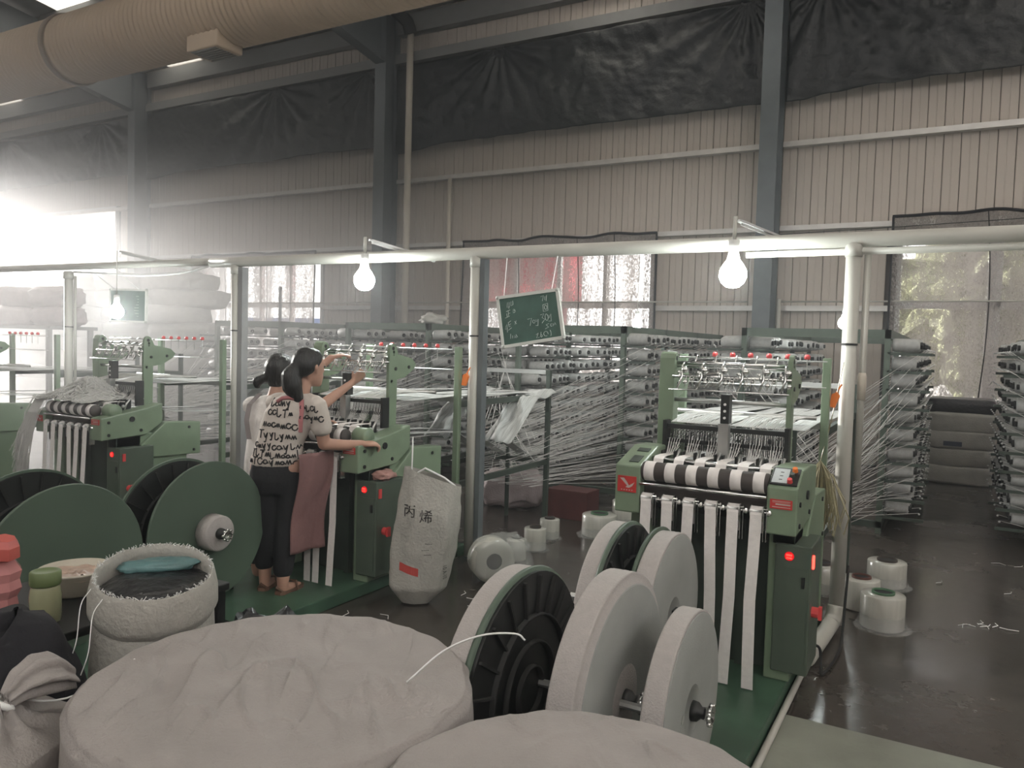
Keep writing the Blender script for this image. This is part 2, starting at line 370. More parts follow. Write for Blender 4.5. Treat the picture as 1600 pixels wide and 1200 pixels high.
# roof with foil underside and translucent skylight strips
SKY = [-31.0, -23.6, -16.2, -5.4, 1.6, 8.4]
roof = bpy.data.objects.new('roof', None); COL.objects.link(roof); struct(roof, 'sloping metal roof lined with wrinkled foil'); roof['_o'] = (0, 0, 0)
edges = [-34]+[v for s in SKY for v in (s-.6, s+.6)]+[12]
for i in range(len(edges)-1):
    a, b = edges[i], edges[i+1]; y0, y1 = 12.7, -12
    m = MB().add([(a, y0, roofz(y0)), (b, y0, roofz(y0)), (b, y1, roofz(y1)), (a, y1, roofz(y1)), (a, y0, roofz(y0)+.05), (b, y0, roofz(y0)+.05), (b, y1, roofz(y1)+.05), (a, y1, roofz(y1)+.05)],
                 [(0, 1, 2, 3), (7, 6, 5, 4), (0, 4, 5, 1), (1, 5, 6, 2), (2, 6, 7, 3), (3, 7, 4, 0)])
    m.build('skylight_strip' if i % 2 else 'roof_sheet', M_sky if i % 2 else M_foil, roof)
for y in (11.4, 9.9, 8.4, 6.9, 5.4):
    MB().box(-34, 12, y-.04, y+.04, roofz(y)-.2, roofz(y)-.01).build('purlin', M_girtd, roof)

# black tarpaulins hung along the top of the wall
def tarp(x0, x1, zb, zt, label, seed, pins):
    def f(u, v):
        x = x0+(x1-x0)*u; sag = .0
        z = zb+(zt-zb)*v
        y = 12.36
        for (pu, s) in pins:                     # folds fan out from the pinned points
            du = (u-pu)*(x1-x0); dv = (1-v)*(zt-zb)+.05
            ang = math.atan2(du, dv); y -= .045*math.sin(ang*17+s)*math.exp(-((du*du+dv*dv)**.5)*.55)
        y -= .05*noise.noise(Vector((x*1.2+seed, z*1.6, 0)))+.03*noise.noise(Vector((x*4+seed, z*4+x*2, 1)))+.014*noise.noise(Vector((x*9+seed, z*11+x*3, 2)))
        z += .03*noise.noise(Vector((x*.8, seed, 4)))*(1-v) - .10*(1-v)*math.exp(-(u*9)**2)
        return (x, y, z)
    m = MB().grid(f, 220, 60)
    o = m.build('tarpaulin', M_tarp, smooth=True, org=(x0, 12.36, zb))
    s = o.modifiers.new('cloth_thickness', 'SOLIDIFY'); s.thickness = .006
    tag(o, label, 'tarpaulin', 'black tarpaulins along the top of the wall')
tarp(-2.36, 4.7, 5.5, 7.06, 'black wrinkled tarpaulin above the wall at the far right of the picture', 3, [(.07, 1.), (.9, .4)])
tarp(-9.7, -2.68, 5.42, 6.98, 'black wrinkled tarpaulin between the tall white wall pipe and the next column', 9, [(.33, .2), (.96, 2.)])
tarp(-17.3, -10.05, 5.5, 7.0, 'smooth dark tarpaulin in the bay above the women', 17, [(.6, 1.), (.95, 0)])
tarp(-24.9, -17.7, 5.6, 6.95, 'hazy tarpaulin above the bright daylight window', 23, [(.2, 0), (.8, 1.)])

# shade nets over the windows
def net(x0, x1, z0, z1, label, seed, flare=.0):
    def f(u, v):
        x = x0+(x1-x0)*u; z = z0+(z1-z0)*v
        y = 12.40-.05*math.sin(u*34+seed+1.2*v)-.05*noise.noise(Vector((x*2.5+seed, z*.5, 2)))-.05*(1-v)
        x += flare*(1-v)**1.5*(1 if u > .5 else -.6)*abs(u-.5)*2
        z += .05*math.sin(u*9+seed)*(1-v) + .05*noise.noise(Vector((x*1.5, seed, 0)))*v
        return (x, y, z)
    o = MB().grid(f, 90, 30).build('shade_net', M_net, smooth=True, org=(x0, 12.4, z0))
    tag(o, label, 'net', 'shade nets hung over the windows')
    hem = MB().tube([f(i/40, 1) for i in range(41)], .025, 6).tube([f(.002, j/20) for j in range(21)], .018, 5).tube([f(.998, j/20) for j in range(21)], .018, 5)
    for u in (.3, .62, .8): hem.tube([f(u+.02*math.sin(3*j/20), j/20) for j in range(21)], .008, 4)
    hem.build('rolled_hem', M_blackcloth, o)
net(-.82, 3.0, .95, 3.62, 'dark speckled shade net over the window at the end of the aisle', 1, .0)
net(-8.1, -4.3, .95, 3.55, 'pinkish speckled shade net behind the tilted chalkboard', 5, .05)
net(-15.7, -11.85, 1.0, 3.5, 'pale speckled shade net behind the two women', 8, .03)

# what shows through the nets from outside
o = MB().add([(-9.8, 15.2, 2.6), (-6.9, 15.2, 2.6), (-6.9, 14.2, 2.9), (-9.8, 14.2, 2.9), (-9.8, 15.2, 4.1), (-6.9, 15.2, 4.1), (-6.9, 14.2, 3.9), (-9.8, 14.2, 3.9)],
             [(0, 3, 2, 1), (4, 5, 6, 7), (0, 1, 5, 4), (1, 2, 6, 5), (2, 3, 7, 6), (3, 0, 4, 7)]).box(-9.75, -9.65, 14.5, 14.6, -.15, 3).box(-7.05, -6.95, 14.5, 14.6, -.15, 3).build('awning', M_redaw, org=(-8.4, 14.5, -.15))
tag(o, 'red awning outside, glimpsed through the net behind the chalkboard', 'awning')
o = MB().box(-19.4, -15.0, 17, 17.1, -.15, .35).box(-19.4, -15, 17, 17.08, 1.9, 2.25).box(-19.4, -19.3, 17, 17.1, -.15, 2.2).box(-15.1, -15, 17, 17.1, -.15, 2.2).build('fence', M_blue, org=(-17.2, 17, -.15))
tag(o, 'blue sheet fence outside, glimpsed through the net behind the women', 'fence')
for k, (x, y, r, h) in enumerate(((.6, 19, 2.0, 3.4), (5.9, 18.5, 2.0, 2.6))):
    t = thing('tree', ['dark leafy tree outside the window at the end of the aisle', 'sunlit leafy tree outside at the right edge of the aisle window'][k], 'tree', (x, y, -.15), 'trees outside the aisle window')
    def f(u, v, x=x, y=y, r=r, h=h, k=k):
        th, ph = 2*math.pi*u, math.pi*(v-.5); d = Vector((math.cos(ph)*math.cos(th), math.cos(ph)*math.sin(th), math.sin(ph)))
        q = r*(1+.35*noise.noise(d*2.5+Vector((k*5, 0, 0)))+.2*noise.noise(d*7)); return (x+d.x*q, y+d.y*q, h*.75+d.z*q*.8)
    MB().grid(f, 48, 28).build('crown', M_leaf, t); MB().tube([(x, y, -.15), (x+.05, y, h*.5)], [.16, .1], 8).build('trunk', M_core, t)

# ------------------------------------------------------------------ pipes on the wall
def smooth(pts, k=6):
    P = [Vector(p) for p in pts]
    if len(P) < 3: return P
    out = []; Q = [P[0]*2-P[1]]+P+[P[-1]*2-P[-2]]
    for i in range(1, len(Q)-2):
        a, b, c, d = Q[i-1:i+3]
        for j in range(k): t = j/k; out.append(.5*(2*b+(c-a)*t+(2*a-5*b+4*c-d)*t*t+(3*b-a-3*c+d)*t*t*t))
    return out+[P[-1]]
def pipe(name, label, pts, r, m, cat='pipe', n=12):
    return tag(MB().tube(smooth(pts), r, n).build(name, m, smooth=True, org=pts[0]), label, cat)
pipe('wall_pipe', 'tall cream downpipe beside the middle column', [(-9.236, 12.15, .02), (-9.236, 12.15, 7.47)], .064, M_pvc2)
tag(MB().tube([(-9.236, 12.15, 7.48), (-9.236, 12.05, 7.66), (-9.4, 11.85, 7.85)], .12, 12).build('pipe_cowl', M_blackmatte, smooth=True, org=(-9.236, 12.15, 7.48)), 'dark bent cowl on top of the tall cream downpipe', 'cowl')
pipe('wall_pipe', 'short thin cream pipe right of the tall downpipe', [(-8.43, 12.4, .02), (-8.43, 12.4, 4.75)], .04, M_pvc2)
for a, b, la in ((-16.9, -10.2, 'thin pale conduit along the wall in the bay of the women'), (-9.6, -2.8, 'thin pale conduit along the wall behind the tilted chalkboard'), (-2.3, 4.6, 'thin pale conduit along the wall by the aisle')):
    pipe('wall_conduit', la, [(a, 12.33, 2.41), (b, 12.33, 2.41)], .014, M_pvc, 'conduit', 6)
pipe('wall_pipe', 'short white pipe standing at the foot of the rightmost column', [(-2.32, 12.33, .02), (-2.32, 12.33, 2.45)], .03, M_pvc)
pipe('window_post', 'dark post standing before the window behind the women', [(-12.6, 12.2, .02), (-12.6, 12.2, 2.75)], .035, M_col, 'post', 8)

# ------------------------------------------------------------------ corrugated duct under the roof
def duct():
    R = .5; cy, cz = 7.34, 6.0
    t = thing('air_duct', 'wide cream corrugated air duct hanging below the roof', 'duct', (-10, cy, cz-R))
    prof = []
    x = -26.
    while x < -1.:
        prof += [(x, R-.018), (x+.022, R), (x+.052, R), (x+.074, R-.018)]; x += .098
    MB().lathe(prof, (0, cy, cz), (1, 0, 0), 40, False).build('corrugated_sleeve', M_duct, t, True)
    for x in (-12.05, -19.4): MB().lathe([(x-.05, R), (x-.04, R+.025), (x+.04, R+.025), (x+.05, R)], (0, cy, cz), (1, 0, 0), 40, False).build('joint_ring', mat('duct_seam', (.28, .22, .17), .7), t, True)
    x0 = -8.75
    MB().box(x0-.3, x0+.3, cy-.3, cy+.12, cz-R-.1, cz-R+.12).build('vent_box', M_duct, t, bevel=.02)
    for i in range(7): MB().beam((x0-.24, cy-.26+i*.055, cz-R-.105), (x0+.24, cy-.26+i*.055, cz-R-.105), .03, .012).build('vent_slat', M_girtd, t)
    for x in (-22, -16, -10, -4): MB().tube([(x, cy, cz+R), (x, cy, roofz(cy))], .01, 5).build('hanger_wire', M_steel, t)
duct()

# ================================================================== LOOMS
REF = (-1.0, 4.0, 0.)                       # every loom is drawn round this point
TX = [-1.285+.1065*i for i in range(6)]      # the six tapes
PLATE = [(4.155, 1.0), (4.235, 1.0), (4.24, 1.385), (4.33, 1.40), (4.43, 1.455), (4.455, 1.49), (4.41, 1.53), (4.25, 1.56), (4.232, 1.60), (4.215, 1.625), (4.19, 1.635), (4.17, 1.625), (4.157, 1.60), (4.15, 1.46)]
def loom(dx, dy, label, kind):
    L = thing('narrow_loom', label, 'loom', (REF[0]+dx, REF[1]+dy, 0), 'green narrow-fabric looms in a row', REF)
    M1 = kind == 'striped'
    MB().box(-1.5, -.61, 2.0, 5.05, 0, .08).build('base_plate', M_base, L, bevel=.006)
    MB().box(-1.42, -1.30, 3.84, 4.5, .08, .84).build('side_leg', M_green, L, bevel=.006)
    MB().box(-.72, -.60, 3.84, 4.5, .08, .84).build('side_leg', M_green, L, bevel=.006)
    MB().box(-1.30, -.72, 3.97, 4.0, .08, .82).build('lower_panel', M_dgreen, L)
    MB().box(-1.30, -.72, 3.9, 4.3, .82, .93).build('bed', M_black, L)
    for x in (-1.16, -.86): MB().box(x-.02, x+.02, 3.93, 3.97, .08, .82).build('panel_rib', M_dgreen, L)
    zf = 1.06 if M1 else 1.0
    lb = MB().prism([(3.7, .82), (3.7, zf), (3.96, zf+.075), (4.12, zf+.07), (4.24, 1.08), (4.24, .92), (4.09, .83)], -1.46, -1.325).build('head_box', M_green, L, bevel=.008)
    rz = 1.03 if M1 else .985
    rb = MB().prism([(3.7, .81), (3.7, rz), (3.83, rz+(.07 if M1 else .02)), (4.05, rz+(.07 if M1 else .055)), (4.24, 1.08), (4.24, .92), (4.09, .83)], -.712, -.575).build('head_box', M_green, L, bevel=.008)
    for x in (-1.46, -.69):
        MB().prism([(4.01, .64), (4.01, .72), (4.27, .92), (4.62, .90), (4.62, .62)], x, x+.115).build('gear_box', M_green, L, bevel=.008)
    for y, z in ((3.76, .95), (3.76, .85), (4.04, .87), (4.5, .86), (4.55, .66), (4.06, .68)):
        MB().cyl((-.577, y, z), (-.568, y, z), .012, n=10).build('bolt', M_black, rb if y < 4.2 else L)
    MB().cyl((-.577, 3.96, .965), (-.566, 3.96, .965), .022, n=12).build('bolt', M_black, rb)
    # red plates
    def plate(x0, x1, z0, z1, parent, logo):
        p = MB().box(x0, x1, 3.694, 3.6995, z0, z1).build('maker_plate', M_red, parent); q = MB(); y = 3.6935
        w, h = x1-x0, z1-z0
        if logo:                                  # a white bird in flight and a dotted line under it
            P = lambda u, v: (x0+u*w, y, z0+v*h)
            q.add([P(.12, .86), P(.34, .88), P(.52, .62), P(.62, .42), P(.86, .60), P(.92, .66), P(.80, .40), P(.62, .26), P(.44, .30), P(.52, .40)], [(0, 1, 2, 9), (2, 3, 8, 9), (3, 4, 6, 7), (4, 5, 6), (3, 7, 8)])
            for i in range(5): q.add([P(.2+i*.14, .10), P(.26+i*.14, .10), P(.26+i*.14, .16), P(.2+i*.14, .16)], [(0, 1, 2, 3)])
        else:
            for a, b, c, d in ((.10, .92, .80, .86), (.1, .9, .68, .72), (.25, .92, .42, .58), (.1, .92, .16, .24)):
                q.add([(x0+a*w, y, z0+c*h), (x0+b*w, y, z0+c*h), (x0+b*w, y, z0+d*h), (x0+a*w, y, z0+d*h)], [(0, 1, 2, 3)])
        q.build('plate_print', mat('plate_silver', (.55, .45, .42), .5), p)
    plate(-1.443, -1.345, .925, 1.005, lb, True) if M1 else plate(-1.443, -1.36, .91, .96, lb, True)
    plate(-.695, -.597, .932, .975, rb, False)
    if M1:      # slanted operator panel on the right head, recessed lid on the left head
        n = Vector((0, -.07, .13)).normalized()
        def S(u, v, h): a = Vector((-.705+u*.122, 3.704, 1.036)).lerp(Vector((-.705+u*.122, 3.826, 1.102)), v); return a+n*h
        def slab(u0, u1, v0, v1, h0, h1): return MB().add([S(u, v, h) for h in (h0, h1) for u, v in ((u0, v0), (u1, v0), (u1, v1), (u0, v1))], [(3, 2, 1, 0), (4, 5, 6, 7), (0, 1, 5, 4), (1, 2, 6, 5), (2, 3, 7, 6), (3, 0, 4, 7)])
        cp = slab(0, 1, .05, .97, .0, .006).build('control_panel', M_black, rb)
        slab(.06, .62, .12, .9, .006, .008).build('panel_label', mat('panel_grey', (.5, .54, .55), .4), cp)
        for i in range(3): slab(.3, .42, .28+i*.2, .31+i*.2, .008, .009).build('panel_mark', M_black, cp)
        for u, v, m, nm in ((.8, .82, M_orange, 'stop_knob'), (.76, .5, M_dgreen, 'start_button'), (.72, .2, M_redknob, 'red_button')):
            a = S(u, v, .006); MB().cyl(a, a+n*.02, .013, .011, 12).build(nm, m, cp)
        n2 = Vector((0, -.075, .26)).normalized()
        def S2(u, v, h): a = Vector((-1.455+u*.125, 3.71, zf+.004)).lerp(Vector((-1.455+u*.125, 3.95, zf+.073)), v); return a+n2*h
        for u0, u1, v0, v1, m, nm in ((.42, .82, .12, .45, M_dgreen, 'lid_window'), (.35, .85, .68, .86, M_dgreen, 'lid_slot')):
            MB().add([S2(u, v, h) for h in (0, .003) for u, v in ((u0, v0), (u1, v0), (u1, v1), (u0, v1))], [(3, 2, 1, 0), (4, 5, 6, 7), (0, 1, 5, 4), (1, 2, 6, 5), (2, 3, 7, 6), (3, 0, 4, 7)]).build(nm, m, lb)
    else:
        MB().lathe([(-.712, .05), (-.70, .058), (-.61, .058), (-.60, .05)], (0, 3.84, 1.03), (1, 0, 0), 20).build('roller_cover', M_green, L, True)
    # cabinet with lit display
    MB().box(-.70, -.60, 3.84, 4.05, .74, .82).build('cabinet_bracket', M_dgreen, L)
    cb = MB().box(-.685, -.52, 3.82, 4.12, .13, .745).build('control_cabinet', mat('cabinet_green', (.085, .112, .085), .45), L, bevel=.006)
    MB().box(-.63, -.535, 3.815, 3.821, .17, .64).build('cabinet_door', mat('cabinet_green', (0, 0, 0)), cb)
    MB().box(-.56, -.545, 3.806, 3.816, .55, .60).build('door_latch', M_black, cb)
    MB().lathe([(0, .022), (.005, .0205)], (-.62, 3.82, .69), (0, -1, 0), 20).build('led_window', M_ledbase, cb)
    t = MB()
    for row, s in ((.692, '8888'), (.678, '2540')): text_mesh(s, .014, lambda x, z, row=row: (-.62+x, 3.8135, row+z), t)
    t.build('led_digits', M_led, cb)
    MB().box(-.522, -.512, 3.84, 3.865, .64, .70).build('lit_switch', M_led if M1 else M_redknob, cb)
    sw = MB().cyl((-.52, 3.9, .42), (-.49, 3.9, .42), .026, n=12).box(-.49, -.475, 3.885, 3.915, .39, .45).build('rotary_switch', M_redknob, cb)
    # pillars with ears
    lp = MB().prism(PLATE, -1.40, -1.315).build('end_pillar', M_green, L, bevel=.004)
    rp = MB().prism(PLATE, -.722, -.70).build('end_plate', M_green, L)
    for x, pr in ((-1.3145, lp), (-.6995, rp)):
        MB().cyl((x-.001, 4.193, 1.60), (x+.001, 4.193, 1.60), .013, n=12).build('ear_hole', M_blackmatte, pr)
        MB().cyl((x, 4.37, 1.47), (x+.006, 4.37, 1.47), .012, n=8).build('bolt', M_black, pr)
        MB().cyl((x, 4.22, 1.46), (x+.006, 4.22, 1.46), .012, n=8).build('bolt', M_black, pr)
    def rod(y, z, r, m, nm='guide_rod', a=-1.32, b=-.70): MB().cyl((a, y, z), (b, y, z), r, n=8).build(nm, m, L, True)
    rod(4.2, 1.575, .011, M_chrome); rod(4.14, 1.505, .009, M_chrome); rod(4.26, 1.61, .004, M_chrome); rod(4.08, 1.435, .004, M_chrome); rod(4.2, 1.555, .006, M_chrome)
    rod(4.18, 1.375, .012, M_steel); rod(4.62, 1.285, .012, M_steel, a=-1.45, b=-.64)
    rnd = random.Random(int(abs(dx)*10))
    for i, x in enumerate([-1.27+.0535*k for k in range(11)]):
        g = MB()
        if i % 2 == 0:
            g.tube([(x, 4.2, 1.585), (x+.005, 4.13, 1.56), (x+.008, 4.12, 1.50), (x-.01, 4.09, 1.435)], .006, 6)
            g.ball((x+.02, 4.13, 1.54), .019, 10, 7).ball((x+.03, 4.11, 1.475), .014, 8, 6).ball((x-.02, 4.16, 1.525), .013, 8, 6)
            g.lathe([(0, .02), (.006, .024), (.012, .02)], (x-.012, 4.14, 1.505), (1, 0, 0), 12)
        else:
            g.tube([(x, 4.2, 1.575), (x, 4.24, 1.62), (x, 4.26, 1.61)], .004, 5).ball((x, 4.15, 1.49), .012, 8, 6)
            for k in range(3): g.tube([(x-.02+.02*k, 4.12, 1.51), (x-.024+.02*k, 4.1, 1.45)], .003, 4)
        o = g.build('yarn_guide' if i % 2 == 0 else 'guide_wires', M_chrome, L, True)
        if i % 2: tag(o, kind='stuff')
    for x in TX:
        MB().tube([(x+.03, 4.75, 1.52), (x+.03, 4.75, 1.62)], .003, 5).build('sensor_stem', M_steel, L)
        MB().lathe([(0, .011), (.004, .016), (.02, .016), (.028, .009)], (x+.03, 4.75, 1.61), (0, 0, 1), 10).build('red_sensor_cap', M_redknob, L, True)
    for z in (1.60, 1.45): MB().cyl((-1.49, 4.8, z), (-.62, 4.8, z), .004, n=5).build('sensor_wire', M_steel, L)
    # heddle frame
    for z0, z1 in ((1.222, 1.246), (1.148, 1.166)): MB().box(-1.335, -.70, 4.10, 4.13, z0, z1).build('heddle_bar', M_black, L)
    for x in (-1.345, -.712): MB().box(x, x+.02, 4.08, 4.15, 1.06, 1.265).build('heddle_end', M_black, L)
    h = MB(); y1 = MB()
    for i in range(66):
        x = -1.31+i*.0092
        if abs(x+1.01) < .035: continue
        h.tube([(x, 4.115, 1.24), (x+.003*math.sin(i*2.3), 4.10, 1.17), (x, 4.105, 1.11)], .0024, 4)
        y1.tube([(x, 4.12, 1.255), (x+.015, 4.30, 1.29+.008*math.sin(i)), (x+.015, 4.62, 1.285)], .0026, 4)
    tag(h.build('heddle_wires', M_black, L), kind='stuff'); tag(y1.build('upper_warp_yarns', M_yarn, L), kind='stuff')
    MB().box(-1.036, -.984, 4.04, 4.09, 1.06, 1.27).build('centre_post', M_steel, L)
    cc = MB().box(-1.032, -.988, 4.06, 4.12, 1.27, 1.42).build('centre_post_cap', M_black, L)
    for z in (1.30, 1.335, 1.37): MB().cyl((-1.01, 4.06, z), (-1.01, 4.054, z), .007, n=8).build('bolt', M_white, cc)
    # warp fans and tapes
    rod(3.87, 1.082, .012, M_chrome, 'tape_bar', -1.33, -.71); rod(3.845, 1.05, .012, M_steel, 'tape_bar', -1.33, -.71)
    MB().box(-1.32, -.71, 3.86, 4.1, .95, 1.03).build('reed_bed', M_black, L)
    for i, x in enumerate(TX):
        r = MB().box(x-.036, x-.030, 4.0, 4.05, 1.03, 1.11).box(x+.030, x+.036, 4.0, 4.05, 1.03, 1.11).box(x-.036, x+.036, 4.02, 4.03, 1.03, 1.04).build('reed_holder', M_black, L)
        MB().tube([(x+.05, 3.98, 1.03), (x+.05, 4.0, 1.08), (x+.055, 4.03, 1.12)], .008, 6).ball((x+.05, 3.97, 1.06), .014, 8, 6).build('weft_needle', M_steel, L, True)
        fan = MB()
        for k in range(15):
            u = (k-7)/7
            fan.tube([(x+.022*u, 4.04, 1.092), (x+.036*u, 4.11, 1.125+.03*(k % 3)), (x+.045*u, 4.3, 1.2)], .0016, 3)
        tag(fan.build('warp_fan', M_yarn, L), kind='stuff')
        if kind == 'heaped' and i < 4: pass
        MB().ribbon([(x, 4.05, 1.09), (x, 3.95, 1.096), (x, 3.87, 1.096), (x, 3.852, 1.085), (x, 3.832, 1.03), (x, 3.80, 1.0)], .052, .0025).build('tape', M_tape, L)
    rol = MB().lathe([(-1.325, .044), (-1.32, .047), (-.717, .047), (-.712, .044)], (0, 3.745, 1.035), (1, 0, 0), 28).build('take_up_roller', M_roller, L, True)
    for x in TX: MB().lathe([(x-.026, .046), (x-.0255, .0495), (x+.0255, .0495), (x+.026, .046)], (0, 3.745, 1.035), (1, 0, 0), 28).build('wrapped_tape', M_tape, rol, True)
    rod(3.69, .978, .008, M_chrome, 'front_bar', -1.325, -.712)
    MB().box(-1.325, -.712, 3.76, 3.775, .90, .99).build('apron_plate', M_roller, L)
    rod(3.705, .905, .009, M_chrome, 'pulley_shaft', -1.325, -.71)
    for i, x in enumerate(TX):
        MB().lathe([(-.03, .026), (-.027, .029), (-.026, .0235), (.026, .0235), (.027, .029), (.03, .026)], (x, 3.705, .905), (1, 0, 0), 18).build('tape_pulley', M_steel, L, True)
        gr = MB().box(x+.031, x+.034, 3.69, 3.73, .77, .93).box(x+.044, x+.047, 3.69, 3.73, .77, .93).cyl((x+.03, 3.69, .92), (x+.05, 3.69, .92), .005, n=6).ball((x+.055, 3.70, .905), .015, 8, 6).build('tape_guard', M_chrome, L)
        if kind == 'women' and i < 3: continue
        if kind == 'far' and i % 2: continue
        sw = .01*math.sin(i*2.1+dx); off = [0, .0, .0, .012, -.004, 0][i]
        pts = [(x, 3.735, .80), (x, 3.731, .90), (x, 3.722, .922), (x, 3.705, .9305), (x, 3.688, .922), (x+off*.1, 3.679, .895), (x+off*.6+sw*.3, 3.672, .72), (x+off*1.5+sw, 3.662, .5), (x+off*2+sw*.5, 3.652, .28), (x+off*2.2, 3.645, .085)]
        MB().ribbon(pts, .053, .002).build('hanging_tape', M_tape, L)
    # back posts, side rails, rear guide frame and warp sheets
    for x in (-1.515, -.655): MB().box(x, x+.045, 4.88, 4.925, 0, 1.62).build('back_post', M_green, L, bevel=.003)
    MB().box(-1.5, -.63, 4.89, 4.91, 1.20, 1.235).build('back_rail', M_steel, L)
    for x in (-1.50, -.65):
        MB().box(x, x+.035, 4.92, 6.45, 1.16, 1.205).build('side_rail', M_dgreen, L); MB().box(x, x+.035, 4.92, 6.45, .54, .585).build('side_rail', M_dgreen, L)
        MB().box(x, x+.04, 6.42, 6.46, 0, 1.42).build('frame_leg', M_dgreen, L)
    MB().box(-1.06, -1.03, 6.42, 6.45, 0, 1.2).build('frame_leg', M_dgreen, L)
    for z in (1.18, .56): MB().box(-1.5, -.62, 6.42, 6.46, z-.02, z+.02).build('frame_rail', M_dgreen, L)
    MB().box(-1.45, -.66, 6.43, 6.45, 1.38, 1.42).build('comb_rail', M_steel, L)
    for i in range(6):
        x0 = -1.46+i*.137; sg = rnd.uniform(-.02, .03)
        pts = [(x0+.06, 4.35, 1.235), (x0+.06, 4.9, 1.245), (x0+.06, 5.5, 1.22+sg), (x0+.06, 6.44, 1.21)]
        MB().ribbon(pts, .12, .003).build('warp_sheet', M_sheet, L)
        if i % 2 == 0:
            pts = [(x0+.06, 4.5, .98), (x0+.06, 5.2, .95+sg), (x0+.05, 5.9, .86+sg), (x0+.06, 6.44, .6)]
            MB().ribbon(pts, .12, .003).build('warp_sheet', M_sheet, L)
    # reel shafts and stand on the front of the base
    for y, z in ((2.3, .52), (3.25, .50)):
        MB().cyl((-1.48, y, z), (-.9 if y > 3 and M1 else (-.66 if M1 else -1.02), y, z), .014, n=8).build('reel_shaft', M_steel, L)
        a = 0 if M1 else .22; MB().box(-1.03-a, -.98-a, y-.03, y+.03, .08, z+.03).build('shaft_post', M_black, L)
    if kind in ('women', 'heaped'):
        for i in (0, 2):
            x = -1.3+.3*i
            def dr(u, v, x=x, i=i): 
                ang = v; y = 6.3-.9*u+.05*noise.noise(Vector((u*4, v*3, i))); z = 1.24-.10*u+(-.55*max(0, u-.45)**1.1)+.05*noise.noise(Vector((u*5, v*5, i+3)))
                return (x+.26*v+.05*noise.noise(Vector((u*3, i, 1))), y, z)
            o = MB().grid(dr, 16, 8).build('draped_warp_cloth', M_sheet, L, True); o.modifiers.new('cloth_thickness', 'SOLIDIFY').thickness = .004
    return L
LP = 2.57
loom(0, 0, 'green loom with black and white striped roller and six hanging white tapes', 'striped')
loom(-LP-.06, .07, 'green loom where the two women stand working', 'women')
loom(-2*LP, 0, 'green loom half buried under a heap of tangled white yarn', 'heaped')
loom(-3*LP, 0, 'hazy green loom cut off by the left edge of the picture', 'far')

# tangled heap on the third loom
def heap():
    ox = -2*LP; rnd = random.Random(4); m = MB()
    top = lambda x, y: 1.10+.16*math.exp(-((x+1.15)/.24)**2-((y-3.98)/.22)**2)
    for k in range(420):
        x, y = rnd.gauss(-1.12, .16), rnd.gauss(3.95, .14); a = rnd.uniform(0, 6.28); pts = []
        for i in range(6):
            pts.append((ox+x, y, top(x, y)+rnd.uniform(-.01, .03))); a += rnd.uniform(-.8, .8); x += .045*math.cos(a); y += .04*math.sin(a); x = max(-1.5, min(-.78, x)); y = max(3.66, min(4.3, y))
        m.tube(pts, .0028, 3)
    def mound(u, v):
        x = -1.5+.7*u; y = 3.68+.6*v; return (ox+x, y, top(x, y)-.012+.02*noise.noise(Vector((x*12, y*12, 0))))
    m.grid(mound, 30, 24)
    for k in range(170):                     # the hank falling over the left front corner
        x0 = -1.44+rnd.gauss(0, .035); y0 = 3.72; s = rnd.uniform(.28, .75)
        m.tube([(ox+x0+.12, 3.95, 1.16), (ox+x0+.04, y0-.02, 1.09), (ox+x0, y0-.06, .98), (ox+x0-.05-.08*rnd.random(), y0-.08, .98-s*.5), (ox+x0-.08-.12*rnd.random(), y0-.09+rnd.uniform(-.03, .03), .98-s)], .003, 3)
    o = m.build('tangled_yarn', M_yarn, org=(ox-1.1, 3.95, 1.08)); tag(o, 'heap of tangled white yarn spilling off the hazy loom', 'yarn', kind='stuff')
heap()

# ================================================================== REELS
def ribbed_disc(T, x, y, z, R, s, m1=None):
    """black moulded face with rings and radial ribs, on the side s of x"""
    d = MB().lathe([(x, R*.97), (x+s*.012, R*.97), (x+s*.012, R*.9)], (0, y, z), (1, 0, 0), 48).build('moulded_face', M_black, T)
    for k in range(22):
        a = 2*math.pi*k/22; c, q = math.cos(a), math.sin(a)
        MB().beam((x+s*.016, y+c*R*.62, z+q*R*.62), (x+s*.016, y+c*R*.94, z+q*R*.94), .008, .014, (1, 0, 0)).build('rib', M_blackmatte, d)
    for rr in (.62, .40, .2): MB().lathe([(x+s*.008, R*rr+.007), (x+s*.028, R*rr+.005), (x+s*.028, R*rr-.003), (x+s*.008, R*rr-.006)], (0, y, z), (1, 0, 0), 40, False).build('ring', M_blackmatte, d, True)
def knob(T, x, y, z, s=1):
    MB().lathe([(x-s*.01, .034), (x+s*.018, .03), (x+s*.03, .018), (x+s*.04, .02)], (0, y, z), (1, 0, 0), 14).build('shaft_cone', M_black, T, True)
    k = MB().lathe([(x+s*.04, .02), (x+s*.062, .03), (x+s*.066, .026), (x+s*.055, .014)], (0, y, z), (1, 0, 0), 14)
    for i in range(8):
        a = i*math.pi/4; k.beam((x+s*.058, y+.024*math.cos(a), z+.024*math.sin(a)), (x+s*.06, y+.036*math.cos(a), z+.036*math.sin(a)), .012, .012, (1, 0, 0))
    k.build('wing_knob', M_chrome, T, True)
